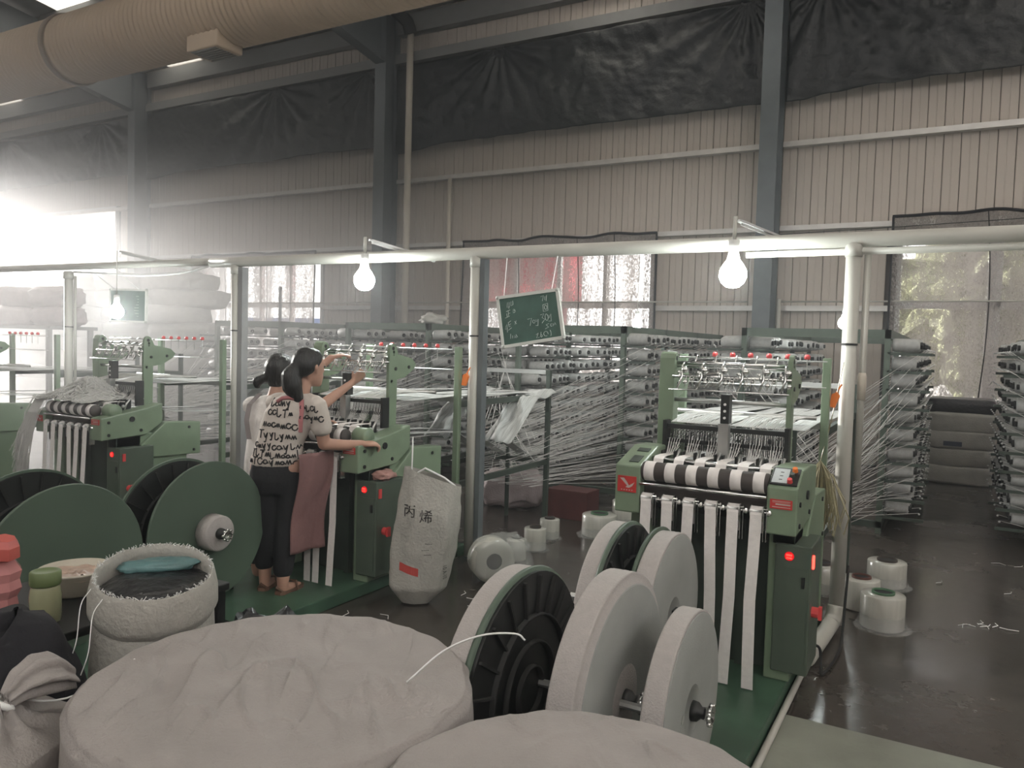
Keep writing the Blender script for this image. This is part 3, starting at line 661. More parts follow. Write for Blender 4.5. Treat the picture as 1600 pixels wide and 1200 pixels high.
def tape_roll(T, x0, x1, y, z, R, step=0.):
    prof = [(x0, .03), (x0, R-.006), (x0+.003, R)]
    nn = 7
    for i in range(nn): xx = x0+.003+(x1-x0-.006)*(i+.5)/nn; prof += [(xx, R+.0012*math.sin(i*2.7))]
    prof += [(x1-.003, R), (x1, R-.006)]
    if step: prof += [(x1, R-.03), (x1+step, R-.032), (x1+step, .03)]
    else: prof += [(x1-.01, R-.02), (x1-.01, .03)]
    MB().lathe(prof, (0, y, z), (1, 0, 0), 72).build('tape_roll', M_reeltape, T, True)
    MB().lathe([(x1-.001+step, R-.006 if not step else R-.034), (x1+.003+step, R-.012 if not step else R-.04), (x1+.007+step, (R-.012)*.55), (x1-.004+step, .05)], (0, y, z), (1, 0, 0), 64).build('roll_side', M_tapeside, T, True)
# loaded reels in front of the striped loom
def reel_black(x, y, z, R, label):
    T = thing('tape_reel', label, 'reel', (x, y, z-R), 'tape reels in front of the striped loom')
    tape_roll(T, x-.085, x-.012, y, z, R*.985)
    MB().lathe([(x-.012, .04), (x-.012, R), (x-.003, R+.004), (x+.006, R), (x+.006, .04)], (0, y, z), (1, 0, 0), 64).build('flange', M_flange, T, True)
    ribbed_disc(T, x+.006, y, z, R, 1); MB().lathe([(x-.095, .04), (x-.095, R*.9), (x-.086, R*.9)], (0, y, z), (1, 0, 0), 48).build('flange', M_flange, T)
def reel_white(x, y, z, R, w, label, step=0., fl=True):
    T = thing('tape_reel', label, 'reel', (x, y, z-R), 'tape reels in front of the striped loom')
    tape_roll(T, x-w, x, y, z, R, step)
    if fl: MB().lathe([(x-w-.014, .04), (x-w-.014, R+.012), (x-w-.004, R+.016), (x-w-.001, R+.008), (x-w-.001, .04)], (0, y, z), (1, 0, 0), 64).build('flange', M_flange, T, True)
    knob(T, x+step, y, z)
reel_black(-1.17, 2.22, .52, .40, 'wide reel with black ribbed face, nearest to the big wrapped bale')
reel_white(-.875, 2.34, .52, .40, .085, 'largest white tape reel, in the middle of the front row', .012, False)
reel_white(-.665, 2.42, .50, .315, .07, 'small white tape reel at the right end of the front row', 0., False)
reel_black(-1.205, 3.22, .49, .39, 'reel with black ribbed face behind the largest white reel')
reel_white(-.99, 3.25, .49, .365, .085, 'white tape reel with green back flange close to the hanging tapes')
# empty green reels in front of the women's loom
def reel_green(x, y, z, R, label, roll=False):
    T = thing('empty_reel', label, 'reel', (x, y, z-R), 'empty green reels in front of the women')
    MB().lathe([(x-.008, .03), (x-.008, R-.002), (x-.003, R), (x+.004, R), (x+.008, R-.004), (x+.008, .03)], (0, y, z), (1, 0, 0), 72).build('flange', M_flange, T)
    if roll:
        MB().lathe([(x+.01, .105), (x+.085, .10), (x+.09, .09), (x+.088, .03)], (0, y, z), (1, 0, 0), 40).build('cloth_roll', M_reeltape, T, True)
        knob(T, x+.09, y, z)
def reel_dark(x, y, z, R, label):
    T = thing('empty_reel', label, 'reel', (x, y, z-R), 'empty green reels in front of the women')
    MB().lathe([(x-.008, .03), (x-.008, R), (x+.006, R), (x+.006, .03)], (0, y, z), (1, 0, 0), 72).build('flange', M_flange, T)
    ribbed_disc(T, x+.006, y, z, R, 1)
reel_green(-3.63, 3.0, .54, .40, 'flat green reel disc with a small white roll and chrome knob', True)
reel_dark(-3.80, 2.92, .55, .40, 'dark ribbed reel disc half hidden behind the green disc with the white roll')
reel_green(-3.62, 2.17, .53, .40, 'plain flat green reel disc behind the bowl and the jar')
reel_dark(-3.98, 2.2, .56, .40, 'dark ribbed reel disc at the left edge behind the plain green disc')

# ================================================================== CREELS
def bobbin_geo(mb, x, y, z, s, k=1.):
    mb.mi(0).lathe([(x, .03), (x, .058*k), (x+s*.02, .062*k), (x+s*.20, .056*k), (x+s*.215, .047*k), (x+s*.213, .026)], (0, y, z), (1, 0, 0), 12)
    mb.mi(1).lathe([(x+s*.205, .025), (x+s*.235, .025), (x+s*.235, .017), (x+s*.21, .015)], (0, y, z), (1, 0, 0), 8)
def bob_mesh(s):
    m = MB(); bobbin_geo(m, 0, 0, 0, s); return m.mesh('yarn_bobbin', [M_bob, M_blackmatte], smooth=True)
BOB = {1: bob_mesh(1), -1: bob_mesh(-1)}
REST = MB(); NB = 0
ORD = ['first', 'second', 'third', 'fourth', 'fifth', 'sixth', 'seventh', 'eighth', 'ninth', 'tenth']
LEV = [.24+.167*k for k in range(10)]
def creel(xr, y0, label, where, right_cols, left_cols, solo_r, solo_l, yarn_to, ylen=4.1):
    """an upright frame from y0 towards the wall; bobbins on arms along both long sides"""
    global NB
    xl = xr-1.34; C = thing('creel_rack', label, 'rack', (xr-.67, y0, 0), 'green creel racks of yarn bobbins')
    ye = y0+ylen; npost = 4
    for x in (xl, xr-.05):
        for i in range(npost): y = y0+(ylen-.05)*i/(npost-1); MB().box(x, x+.05, y, y+.06, 0, 1.88).build('post', M_creel if i == 0 else M_dgreen, C)
        MB().box(x, x+.05, y0, ye, 1.80, 1.88).build('top_beam', M_creel, C); MB().box(x, x+.05, y0, ye, .05, .11).build('foot_beam', M_dgreen, C)
    for y in (y0, ye-.06): MB().box(xl, xr, y, y+.05, 1.80, 1.88).build('cross_beam', M_creel, C)
    MB().box(xl, xr, y0, y0+.05, .05, .11).build('cross_beam', M_dgreen, C)
    for k, z in enumerate(LEV):
        for x, s in ((xr, 1), (xl, -1)):
            if (s > 0 and right_cols) or (s < 0 and left_cols):
                MB().box(x-.02, x+.02, y0, ye, z-.085, z-.065).build('bobbin_rail', M_dgreen, C)
                for y in (y0+.02, y0+1.4): MB().box(min(x, x+s*.34), max(x, x+s*.34), y-.012, y+.012, z-.095, z-.07).build('arm', M_dgreen, C)
    pitch = .152; rnd = random.Random(int(abs(xr)*7))
    for cols, solo, x, s in ((right_cols, solo_r, xr+.012, 1), (left_cols, solo_l, xl-.012, -1)):
        for c in range(cols):
            for z in LEV:
                y = y0+.12+c*pitch
                if rnd.random() < (.04 if c < solo else .14): continue
                if c < solo and NB < 300:
                    o = bpy.data.objects.new('yarn_bobbin', BOB[s]); COL.objects.link(o); o.location = (x, y, z); o.rotation_euler = (rnd.uniform(0, 6.28), rnd.uniform(-.06, .06), rnd.uniform(-.08, .08)); q = rnd.uniform(.86, 1.06); o.scale = (rnd.uniform(.92, 1.06), q, q); NB += 1
                    tag(o, ('yarn bobbin, %s row up, %s from near end, %s' if s > 0 or not right_cols else 'yarn bobbin, %s row up, %s on left side, %s') % (ORD[LEV.index(z)], ORD[c], where), 'bobbin', 'yarn bobbins on '+where)
                else: bobbin_geo(REST, x+s*rnd.uniform(-.01, .02), y+rnd.uniform(-.01, .01), z+rnd.uniform(-.008, .008), s, rnd.uniform(.82, 1.08))
    for c in range(24 if right_cols else 0):            # the inner bobbins of the left side, facing into the frame
        for z in LEV:
            if rnd.random() > .2: bobbin_geo(REST, xl+.05+rnd.uniform(-.02, .03), y0+.14+c*pitch+rnd.uniform(-.012, .012), z+rnd.uniform(-.01, .01), 1, rnd.uniform(.8, 1.08))
    Yn = MB(); ey = MB()
    if yarn_to:
        tx0, tx1, ty, tz0, tz1 = yarn_to
        for s, x, cols in ((1, xr+.3, right_cols), (-1, xl-.3, left_cols)):
            for c in range(0, cols, 2):
                for k, z in enumerate(LEV):
                    y = y0+.12+c*pitch
                    ey.lathe([(-.008, .003), (-.004, .009), (.004, .009), (.008, .003)], (x, y, z-.04), (0, 0, 1), 6)
                    q = rnd.random(); e = (tx0+(tx1-tx0)*rnd.random(), ty+rnd.uniform(-.02, .02), tz0+(tz1-tz0)*(k/9)); a = (x, y, z-.03)
                    if s < 0 and c > 6: continue
                    Yn.tube([a, e], .0026, 3, False)
        tag(Yn.build('running_yarns', M_yarn, C), kind='stuff')
        tag(ey.build('yarn_eyelets', M_white, C), kind='stuff')
    return C
creel(-.49, 7.9, 'green creel rack full of bobbins right behind the striped loom, beside the aisle', 'the creel behind the striped loom', 24, 6, 6, 1, (-1.45, -.66, 6.3, .3, .8))
creel(.74+1.34, 8.0, 'creel rack at the right edge of the picture, across the aisle', 'the creel at right edge', 0, 20, 0, 6, (1.4, 2.0, 6.0, .3, .8))
creel(-3.06, 7.9, 'green creel rack full of bobbins behind the hanging tilted chalkboard', 'the creel behind the chalkboard', 27, 4, 8, 1, (-LP-1.45, -LP-.66, 6.3, .35, .85))
creel(-5.63, 7.9, 'green creel rack of bobbins between the women and the pole by the white sack', 'the creel behind the women', 26, 4, 7, 1, (-2*LP-1.45, -2*LP-.66, 6.3, .35, .85))
creel(-8.14, 7.9, 'hazy creel rack under the window, left of the women', 'the hazy creel left of women', 26, 4, 3, 0, (-3*LP-1.45, -3*LP-.66, 6.3, .35, .85))
tag(REST.build('more_yarn_bobbins', [M_bob, M_blackmatte], smooth=True), 'farther yarn bobbins massed on all the creel racks', 'bobbin', kind='stuff')
# bare brackets on the top rail of the creel by the window
for i in range(22):
    y = 8.05+i*.18; T = MB().box(-8.13, -8.10, y-.01, y+.01, 1.66, 1.80)
    for k in range(5): a = k*1.256; T.ball((-8.08, y+.04*math.cos(a), 1.68+.04*math.sin(a)), .017, 6, 5)
    T.ball((-8.07, y, 1.68), .02, 6, 5); o = T.build('tension_star', M_black, org=(-8.1, y, 1.66)); tag(o, '%s black star-shaped tension wheel from the near end under the hazy creel beam' % (ORD+['eleventh', 'twelfth', 'thirteenth', 'fourteenth', 'fifteenth', 'sixteenth', 'seventeenth', 'eighteenth', 'nineteenth', 'twentieth', 'next to last', 'last'])[i], 'wheel', 'tension wheels on the hazy creel')

# ================================================================== POLES, CONDUIT, LAMPS
PX = [-.53, -3.14, -5.72, -8.3]; PY = 5.0
wh = ['beside the striped loom and the aisle', 'behind the white sack', 'just left of the two women', 'in the haze beside the third loom']
for i, x in enumerate(PX):
    T = thing('conduit_pole', 'cream plastic pipe pole standing '+wh[i], 'pole', (x, PY, 0), 'plastic pipe poles along the loom row')
    x0 = x
    MB().tube([(x0, PY, .03), (x0, PY, 2.30)], .043, 14).build('pipe', M_pvc, T, True)
    MB().lathe([(2.22, .05), (2.29, .05)], (x0, PY, 0), (0, 0, 1), 14).build('tee_collar', M_pvc, T, True)
    if i == 0: MB().tube([(x0+.075, PY+.03, .9), (x0+.075, PY+.03, 2.27)], .02, 8).build('side_pipe', M_pvc, T, True); MB().lathe([(1.38, .024), (1.52, .026), (1.54, .02)], (x0+.075, PY+.03, 0), (0, 0, 1), 8).build('side_pipe_joint', M_pvc2, T, True)
    elif i in (1, 2): MB().box(x0+.045, x0+(.085 if i == 1 else .10), PY-.02, PY+.05, 0, 2.28).build('backing_channel', M_col if i == 1 else mat('grey_channel', (.30, .30, .30), .5), T)
    else: MB().tube([(x0+.07, PY+.03, 1.0), (x0+.07, PY+.03, 2.25)], .015, 8).build('side_pipe', M_pvc, T, True)
    MB().lathe([(1.70, .047), (1.712, .047)], (x0, PY, 0), (0, 0, 1), 14).build('cable_tie', M_black, T)
pipe('conduit_pipe', 'long cream conduit pipe running overhead along the loom row', [(-6.05, PY, 2.33), (-4, PY, 2.325), (-1, PY, 2.32), (3, PY, 2.32)], .045, M_pvc, 'pipe', 14)
pipe('conduit_pipe', 'hazy overhead conduit pipe at the left end of the loom row', [(-13, PY, 2.36), (-9, PY, 2.35), (-6.1, PY, 2.34)], .035, M_pvc, 'pipe', 10)
pipe('conduit_pipe', 'thinner pipe strapped under the overhead conduit above the aisle', [(-1.15, PY, 2.25), (3, PY, 2.25)], .02, M_pvc, 'pipe', 8)
pipe('hanging_cable', 'slack white cable sagging under the hazy conduit', [(-8.2, PY, 2.29), (-7.6, PY-.03, 2.26), (-7.1, PY-.03, 2.23), (-6.5, PY-.02, 2.24), (-6.1, PY, 2.30)], .012, M_white, 'cable', 6)
def bulb(x, y, z, r, label, hang, br=True):
    T = thing('light_bulb', label, 'lamp', (x, y, z-r), 'bare LED bulbs')
    MB().lathe([(-r, .001), (-r*.92, r*.45), (-r*.6, r*.82), (-r*.15, r), (r*.35, r*.95), (r*.75, r*.72), (r*1.05, r*.5)], (x, y, z), (0, 0, 1), 10).build('bulb', M_bulb, T, True)
    MB().lathe([(r*1.05, r*.5), (r*1.7, r*.36), (r*1.75, r*.42), (r*2.5, r*.40), (r*2.55, r*.2)], (x, y, z), (0, 0, 1), 12).build('socket', M_socket, T, True)
    MB().tube([(x, y, z+r*2.5), (x+.003, y, hang)], .012 if br else .004, 8).build('drop_tube', M_pvc, T, True)
def bracket(x, y, label):
    m = MB().beam((x-.02, y+.02, 2.44), (x+.28, PY+.28, 2.33), .035, .012).beam((x-.005, y+.035, 2.43), (x+.295, PY+.295, 2.32), .006, .035)
    tag(m.build('lamp_bracket', M_steel, org=(x, y, 2.38)), label, 'bracket', 'steel lamp brackets on the conduit')
bulb(-1.18, 4.8, 2.11, .082, 'lit bulb hanging above the striped loom', 2.46); bracket(-1.15, 4.82, 'steel channel bracket holding the bulb above the striped loom')
bulb(-4.05, 4.8, 2.12, .082, 'lit bulb hanging above the women\'s loom', 2.46); bracket(-4.02, 4.82, 'steel channel bracket holding the bulb above the women')
bulb(-7.02, 4.7, 1.855, .065, 'lit bulb in front of the hazy chalkboard', 2.44, False); bracket(-7.0, 4.7, 'hazy steel channel bracket at the end of the conduit')
bulb(-3.3, 8.9, 1.94, .06, 'distant lit bulb over the creel right of the tilted chalkboard', 2.9, False)
bulb(-.97, 8.6, 1.96, .06, 'distant lit bulb beside the pole at the aisle', 2.9, False)
for x, y in ((-3.3, 8.9), (-.97, 8.6)): pass
pipe('bulb_wire', 'thin wire spanning the creels that carries the distant bulbs', [(-6, 9.2, 2.9), (-3.3, 8.9, 2.9), (-.97, 8.6, 2.9), (3, 8.2, 2.95)], .004, M_blackmatte, 'wire', 4)

# ================================================================== CHALKBOARDS
def board(a, b, c, d, label, strokes, hang):
    a, b, c, d = (Vector(p) for p in (a, b, c, d)); T = thing('chalkboard', label, 'chalkboard', d)
    n = (b-a).cross(d-a).normalized(); n = n if n.y < 0 else -n
    Q = lambda u, v, h=0: a.lerp(b, u).lerp(d.lerp(c, u), v)+n*h
    MB().add([Q(u, v, h) for h in (0, .012) for u, v in ((0, 0), (1, 0), (1, 1), (0, 1))], [(0, 1, 2, 3), (7, 6, 5, 4), (0, 4, 5, 1), (1, 5, 6, 2), (2, 6, 7, 3), (3, 7, 4, 0)]).build('board_panel', M_board, T)
    for (p, q) in (((0, 0), (1, 0)), ((1, 0), (1, 1)), ((1, 1), (0, 1)), ((0, 1), (0, 0))):
        MB().beam(Q(*p, .008), Q(*q, .008), .022, .022, n).build('frame_edge', M_boardframe, T)
    for p in ((0, 0), (1, 0), (1, 1), (0, 1)): MB().ball(Q(*p, .01), .016, 8, 6).build('frame_corner', mat('corner_grey', (.42, .42, .39), .5), T, True)
    ch = MB()
    for st in strokes: ch.tube([Q(u, v, .0125) for u, v in st], .0016, 4)
    if strokes: ch.build('chalk_writing', M_chalk, T)
    for (u, top) in hang: MB().tube([Q(u, 0, .005), top], .004, 5).build('hanging_wire', M_white, T)
def arc(cx, cy, rx, ry, a0, a1, n=9): return [(cx+rx*math.cos(a0+(a1-a0)*i/n), cy+ry*math.sin(a0+(a1-a0)*i/n)) for i in range(n+1)]
PI = math.pi
S = []
S += [[(.16, .12), (.14, .22), (.19, .21)], [(.19, .12), (.17, .25)], [(.22, .11), (.21, .2), (.25, .18), (.25, .10)]]                       # small word at top left
S += [[(.12, .30), (.19, .28)], [(.155, .29), (.15, .40)], [(.155, .345), (.185, .34)], [(.125, .34), (.125, .41)], [(.09, .43), (.17, .40)]]     # 正
S += [arc(.25, .31, .022, .035, -2.2, 2.4), [(.23, .31), (.27, .30)]]                                                                        # e
S += [[(.085, .58), (.07, .66), (.11, .64)], [(.105, .56), (.10, .72)], [(.13, .53), (.18, .50)], [(.13, .53), (.14, .62), (.17, .60)], [(.14, .575), (.175, .56)], [(.12, .68), (.18, .64)]]   # 4 E
S += [[(.24, .52), (.27, .58)], [(.27, .51), (.24, .59)]]                                                                                     # x
S += [[(.15, .76), (.14, .86)], [(.18, .80), (.175, .86)], [(.21, .86), (.215, .80), (.235, .86), (.24, .79), (.26, .85)]]                      # kim
S += [[(.72, .10), (.77, .08), (.74, .19)], [(.79, .10), (.78, .18)], [(.82, .08), (.80, .20)]]                                               # 71
S += [[(.74, .27), (.735, .41), (.81, .40), (.82, .25), (.74, .27)], arc(.78, .33, .022, .045, 0, 2*PI)]                                        # 回
S += [[(.46, .52), (.53, .51), (.49, .66)], arc(.56, .585, .02, .035, 0, 2*PI), [(.60, .55), (.60, .60), (.635, .55), (.62, .68), (.585, .67)]]    # 70g
S += [[(.68, .47), (.74, .455), (.70, .53), (.745, .57), (.69, .64)], arc(.775, .535, .024, .07, 0, 2*PI), [(.815, .50), (.81, .56), (.85, .48), (.84, .63), (.80, .62)]]  # 30g
S += [[(.80, .67), (.75, .69), (.79, .74), (.73, .77)], arc(.835, .71, .015, .025, .8, 5.4), [(.86, .74), (.865, .68), (.88, .72), (.895, .67), (.91, .72)]]               # 5cm
S += [[(.57, .86), (.61, .83), (.57, .93), (.62, .92)], [(.655, .82), (.64, .91), arc(.655, .90, .018, .025, 0, 1)[0]], arc(.655, .90, .016, .025, 0, 2*PI)]                 # 26
S += [arc(.73, .87, .035, .05, 1., 6.6), arc(.80, .87, .015, .06, -1.5, 1.5)]
board((-2.9, 4.93, 1.985), (-2.42, 4.93, 2.04), (-2.36, 4.93, 1.71), (-2.84, 4.93, 1.63), 'green chalkboard with white chalk writing hung tilted beside a pole', S, [(.1, (-2.86, 4.97, 2.28)), (.9, (-2.45, 4.97, 2.28))])
S2 = [[(.72+.05*math.sin(i), .2+i*.09), (.80, .2+i*.09)] for i in range(8)]
board((-8.16, 5.4, 2.135), (-7.54, 5.4, 2.12), (-7.55, 5.4, 1.78), (-8.16, 5.4, 1.785), 'hazy green chalkboard hung level behind a lit bulb', S2, [(.12, (-8.05, 5.05, 2.34)), (.8, (-7.6, 5.05, 2.34))])
# orange tags
for x, z, la in ((PX[0]-.055, 1.38, 'orange plastic tag on the pole by the aisle'), (PX[1]-.03, 1.38, 'orange plastic tag on the pole behind the white sack')):
    o = MB().prism([(x-.03, z-.045), (x+.0, z-.05), (x+.025, z+.02), (x+.01, z+.045), (x-.02, z+.03)], PY-.075, PY-.05, 'xz').tube([(x, PY-.06, z+.03), (x+.03, PY-.05, z+.09)], .005, 5).build('pole_tag', M_orange, org=(x, PY-.06, z)); tag(o, la, 'tag')
# twine hank on the aisle pole
rnd = random.Random(3); m = MB()
for k in range(60):
    a = rnd.gauss(0, .05); b = rnd.gauss(0, .03); ln = rnd.uniform(.2, .36); w = rnd.uniform(.01, .05)
    m.tube([(-.64, 4.86, 1.02), (-.64+a*.6, 4.86+b, .93), (-.64+a, 4.86+b, 1.0-ln), (-.64+a+w*.5, 4.86+b, .97-ln-.03), (-.64+a+w, 4.86+b, 1.0-ln+.04), (-.63+a*.5, 4.86, .95)], .0035, 4)
m.tube([(-.64, 4.86, 1.02), (-.60, 4.92, 1.25), (-.55, 4.95, 1.6)], .003, 4)
tag(m.build('twine_hank', M_raffia, org=(-.64, 4.86, .65)), 'hank of yellowish twine hanging beside the striped loom', 'twine', kind='stuff')
# pipe on the floor
pipe('floor_pipe', 'cream pipe bending from the aisle pole along the floor', [(-.53, 4.93, .16), (-.535, 4.9, .085), (-.55, 4.8, .055), (-.585, 4.28, .05)], .045, M_pvc, 'pipe', 14)
pipe('floor_conduit', 'thin pale conduit along the edge of the green base plate', [(-.585, 4.22, .02), (-.59, 3.0, .02), (-.6, 2.0, .02)], .016, M_pvc, 'conduit', 8)
pipe('floor_cable', 'black looped cable tied round the floor pipe', [(-.62, 4.3, .11), (-.54, 4.35, .10), (-.52, 4.33, .03), (-.50, 4.2, .015), (-.48, 4.3, .015), (-.46, 4.55, .015), (-.47, 4.8, .05), (-.47, 4.96, .4)], .008, M_blackmatte, 'cable', 6)

# ================================================================== SACKS AND BALES
def sack(name, label, c, size, m, rot=0., group=None, e=.55, wob=.05, seed=0, cat='sack', n=28, mm=16):
    o = MB().pillow(c, size, rot, e, wob, seed, n, mm).build(name, m, smooth=True, org=(c[0], c[1], c[2]-size[2]/2)); return tag(o, label, cat, group)
for k in range(4):
    sack('white_sack', ['lowest', 'second', 'third', 'topmost'][k]+' white sack of the stack at the end of the aisle', (.14, 11.85, .125+k*.225), (.80, .62, .26), M_sack, .02*k, 'sacks stacked at the end of the aisle', .3, .03, k+2)
MB().box(-.04, .17, 11.525, 11.535, .50, .56).build('blue_print', mat('faded_blue_print', (.06, .07, .11), .7), bpy.data.objects['white_sack.001'] if 'white_sack.001' in bpy.data.objects else None)
o = MB().pillow((.14, 11.9, 1.01), (.78, .55, .2), 0, .25, .03, 3).build('folded_sheet', M_blackplastic, smooth=True, org=(.14, 11.9, .91)); tag(o, 'black folded sheet lying on the sack stack at the end of the aisle', 'sheet')
sack('cloth_bundle', 'pale cloth bundle lying on top of the creel behind the women', (-5.85, 8.3, 1.945), (.34, .26, .14), M_sack, .3, None, .9, .2, 77, 'bundle')
for c in range(5):
    for l in range(9):
        x = -18.6+c*1.42+(.2 if l % 2 else 0); z = .17+l*.31
        if c == 0 and l > 7: continue
        sack('stacked_sack', 'pale sack in the hazy sack wall, %s layer up, %s column from the left' % (ORD[l], ORD[c]), (x, 9.9+.12*math.sin(c*3+l*2), z), (1.46, .85, .36), M_sack, .06*math.sin(l*5+c), 'sacks in the hazy wall of sacks', .45, .08, c*9+l, n=18, mm=10)
T = thing('storage_rack', 'grey rack carrying pinkish sacks at the left edge of the picture', 'rack', (-12.0, 6.6, 0))
MB().box(-13.6, -10.9, 6.3, 7.0, 1.68, 1.73).build('shelf', M_girtd, T)
for x in (-13.5, -11.0):
    for y in (6.35, 6.95): MB().box(x-.03, x+.03, y-.03, y+.03, 0, 1.7).build('leg', M_girtd, T)
for k, (x, z, la) in enumerate(((-11.25, 1.87, 'right lower pinkish sack on the rack at the left edge'), (-11.3, 2.14, 'right upper pinkish sack on the rack at the left edge'), (-12.15, 1.87, 'left lower pinkish sack on the rack at the left edge'), (-12.1, 2.14, 'left upper pinkish sack on the rack at the left edge'))):
    sack('pinkish_sack', la, (x, 6.65, z), (.8, .5, .3), M_sackp, .1*k, 'pinkish sacks on the rack', .55, .1, k+40)

# foreground wrapped bales
def bale(cx, cy, R, top, label, seed, m, folds):
    def f(u, v):
        th = 2*math.pi*u
        if v < .62: r = R*(v/.62)**.9*.985; z = top
        else:
            w = (v-.62)/.38; a = min(w/.12, 1)*math.pi/2
            if w < .12: r = R*.985+.015*math.sin(a); z = top-.02*(1-math.cos(a))
            else: r = R+.015+.012*math.sin(3*w); z = top-.02-(top-.03)*(w-.12)/.88
        x, y = cx+r*math.cos(th), cy+r*math.sin(th); h = 0
        q = (x-cx)*.6+(y-cy)*.8; p = (x-cx)*.8-(y-cy)*.6
        for (p0, q0, L, wd, am, fr) in folds:
            g = math.exp(-((p-p0)/L)**2-((q-q0)/wd)**2); h += .95*am*g*(1-3.4*abs(noise.noise(Vector((p*2.2+q*.8, q*fr*.17, seed+fr)))))
        h += .005*noise.noise(Vector((x*4+seed, y*4, 0)))+.003*noise.noise(Vector((x*11+seed, y*9, z*3)))
        for (a0, b0, sx, sy, am) in ((1.2, 6.5, 3., 11., .013), (4.7, 2.1, 2.2, 9., .010), (8.3, 5.5, 5., 4., .007)):     # taut pulled creases
            c = abs(noise.noise(Vector((p*sx+a0, q*sy+b0+p*2, seed)))); mk = max(0, noise.noise(Vector((p*2.5+b0, q*2.5, seed+a0)))+.12)
            h += am*math.exp(-c*13)*min(1, mk*3.2)
        k = min(1, max(0, (1-r/R)*9+.15))
        if v >= .62: x += .012*noise.noise(Vector((th*6, z*5, seed)))*math.cos(th); y += .012*noise.noise(Vector((th*6, z*5, seed)))*math.sin(th)
        return (x, y, max(.004, z+h*k))
    o = MB().grid(f, 280, 120).build('wrapped_bale', m, smooth=True, org=(cx, cy, 0)); return tag(o, label, 'bale', 'cloth-wrapped round bales in the foreground')
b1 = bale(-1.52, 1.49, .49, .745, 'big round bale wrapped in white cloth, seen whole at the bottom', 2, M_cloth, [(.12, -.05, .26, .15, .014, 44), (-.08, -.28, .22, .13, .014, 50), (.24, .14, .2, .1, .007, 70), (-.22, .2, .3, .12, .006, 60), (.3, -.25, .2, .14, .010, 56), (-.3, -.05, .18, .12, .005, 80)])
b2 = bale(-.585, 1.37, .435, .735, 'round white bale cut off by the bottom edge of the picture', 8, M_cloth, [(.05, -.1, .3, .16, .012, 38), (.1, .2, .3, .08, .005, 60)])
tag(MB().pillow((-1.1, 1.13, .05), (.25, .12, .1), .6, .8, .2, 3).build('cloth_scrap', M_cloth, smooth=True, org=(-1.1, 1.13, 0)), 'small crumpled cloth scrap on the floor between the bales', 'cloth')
# pale mat under the bales that shows beyond them
o = MB().prism([(-2.1, 2.0), (-1.56, 2.06), (-1.56, 1.2), (-2.1, 1.6)], .002, .012, 'xy').build('floor_mat', M_concrete, org=(-1.8, 1.8, .002)); tag(o, 'pale dusty mat on the floor behind the big bale', 'mat')

# tied bag at the bottom left corner
def tied():
    cx, cy, R, top = -2.22, .93, .36, .66; kx, ky = -2.03, 1.05
    T = thing('tied_bag', 'white cloth bag tied in a knot at the bottom left corner', 'bag', (cx, cy, 0))
    def f(u, v):
        th = 2*math.pi*u
        if v < .6: r = R*(v/.6); z = top+.05*math.exp(-(r/.1)**2)
        else: w = (v-.6)/.4; r = R+.02*math.sin(w*3); z = top-(top-.004)*w
        sh = max(0, 1-r/R); x = cx+r*math.cos(th)+(kx-cx)*sh; y = cy+r*math.sin(th)+(ky-cy)*sh
        z += .022*math.sin(th*13+1)*math.exp(-(r/.22)**2)*min(1, r/.04)*(1 if v < .6 else .2)+.012*noise.noise(Vector((x*7, y*7, z*4)))
        return (x, y, max(.004, z-(.05*(r/R)**2 if v < .6 else .05*(1-(v-.6)/.4))))
    MB().grid(f, 120, 50).build('bag_body', M_cloth, T, True)
    kz = top+.045
    def neck(u, v):
        th = 2*math.pi*u; cr = [(0, 0, -.02), (0, .01, .015), (-.005, .05, .04), (-.012, .10, .05), (-.018, .15, .04), (-.02, .19, .012)]; rr = [.024, .02, .036, .048, .05, .036]
        i = min(4, int(v*5)); t = v*5-i; c = [cr[i][k]*(1-t)+cr[i+1][k]*t for k in range(3)]; r = (rr[i]*(1-t)+rr[i+1]*t)*(1+.24*math.sin(th*6+v*3)*min(1, v*4)+.2*noise.noise(Vector((math.cos(th)*2, math.sin(th)*2, v*5))))
        ey = Vector((0, .35, .94)) if v > .2 else Vector((0, -.9, .4)); return (kx+c[0]+r*math.cos(th), ky+c[1]+r*math.sin(th)*ey.y*-.6, kz+c[2]+r*math.sin(th)*ey.z)
    MB().grid(neck, 60, 24).build('gathered_neck', M_cloth, T, True)
    MB().lathe([(-.008, .024), (0, .03), (.008, .024)], (kx, ky+.005, kz+.005), (0, .5, .8), 14).build('tie_string', M_white, T, True)
tied()
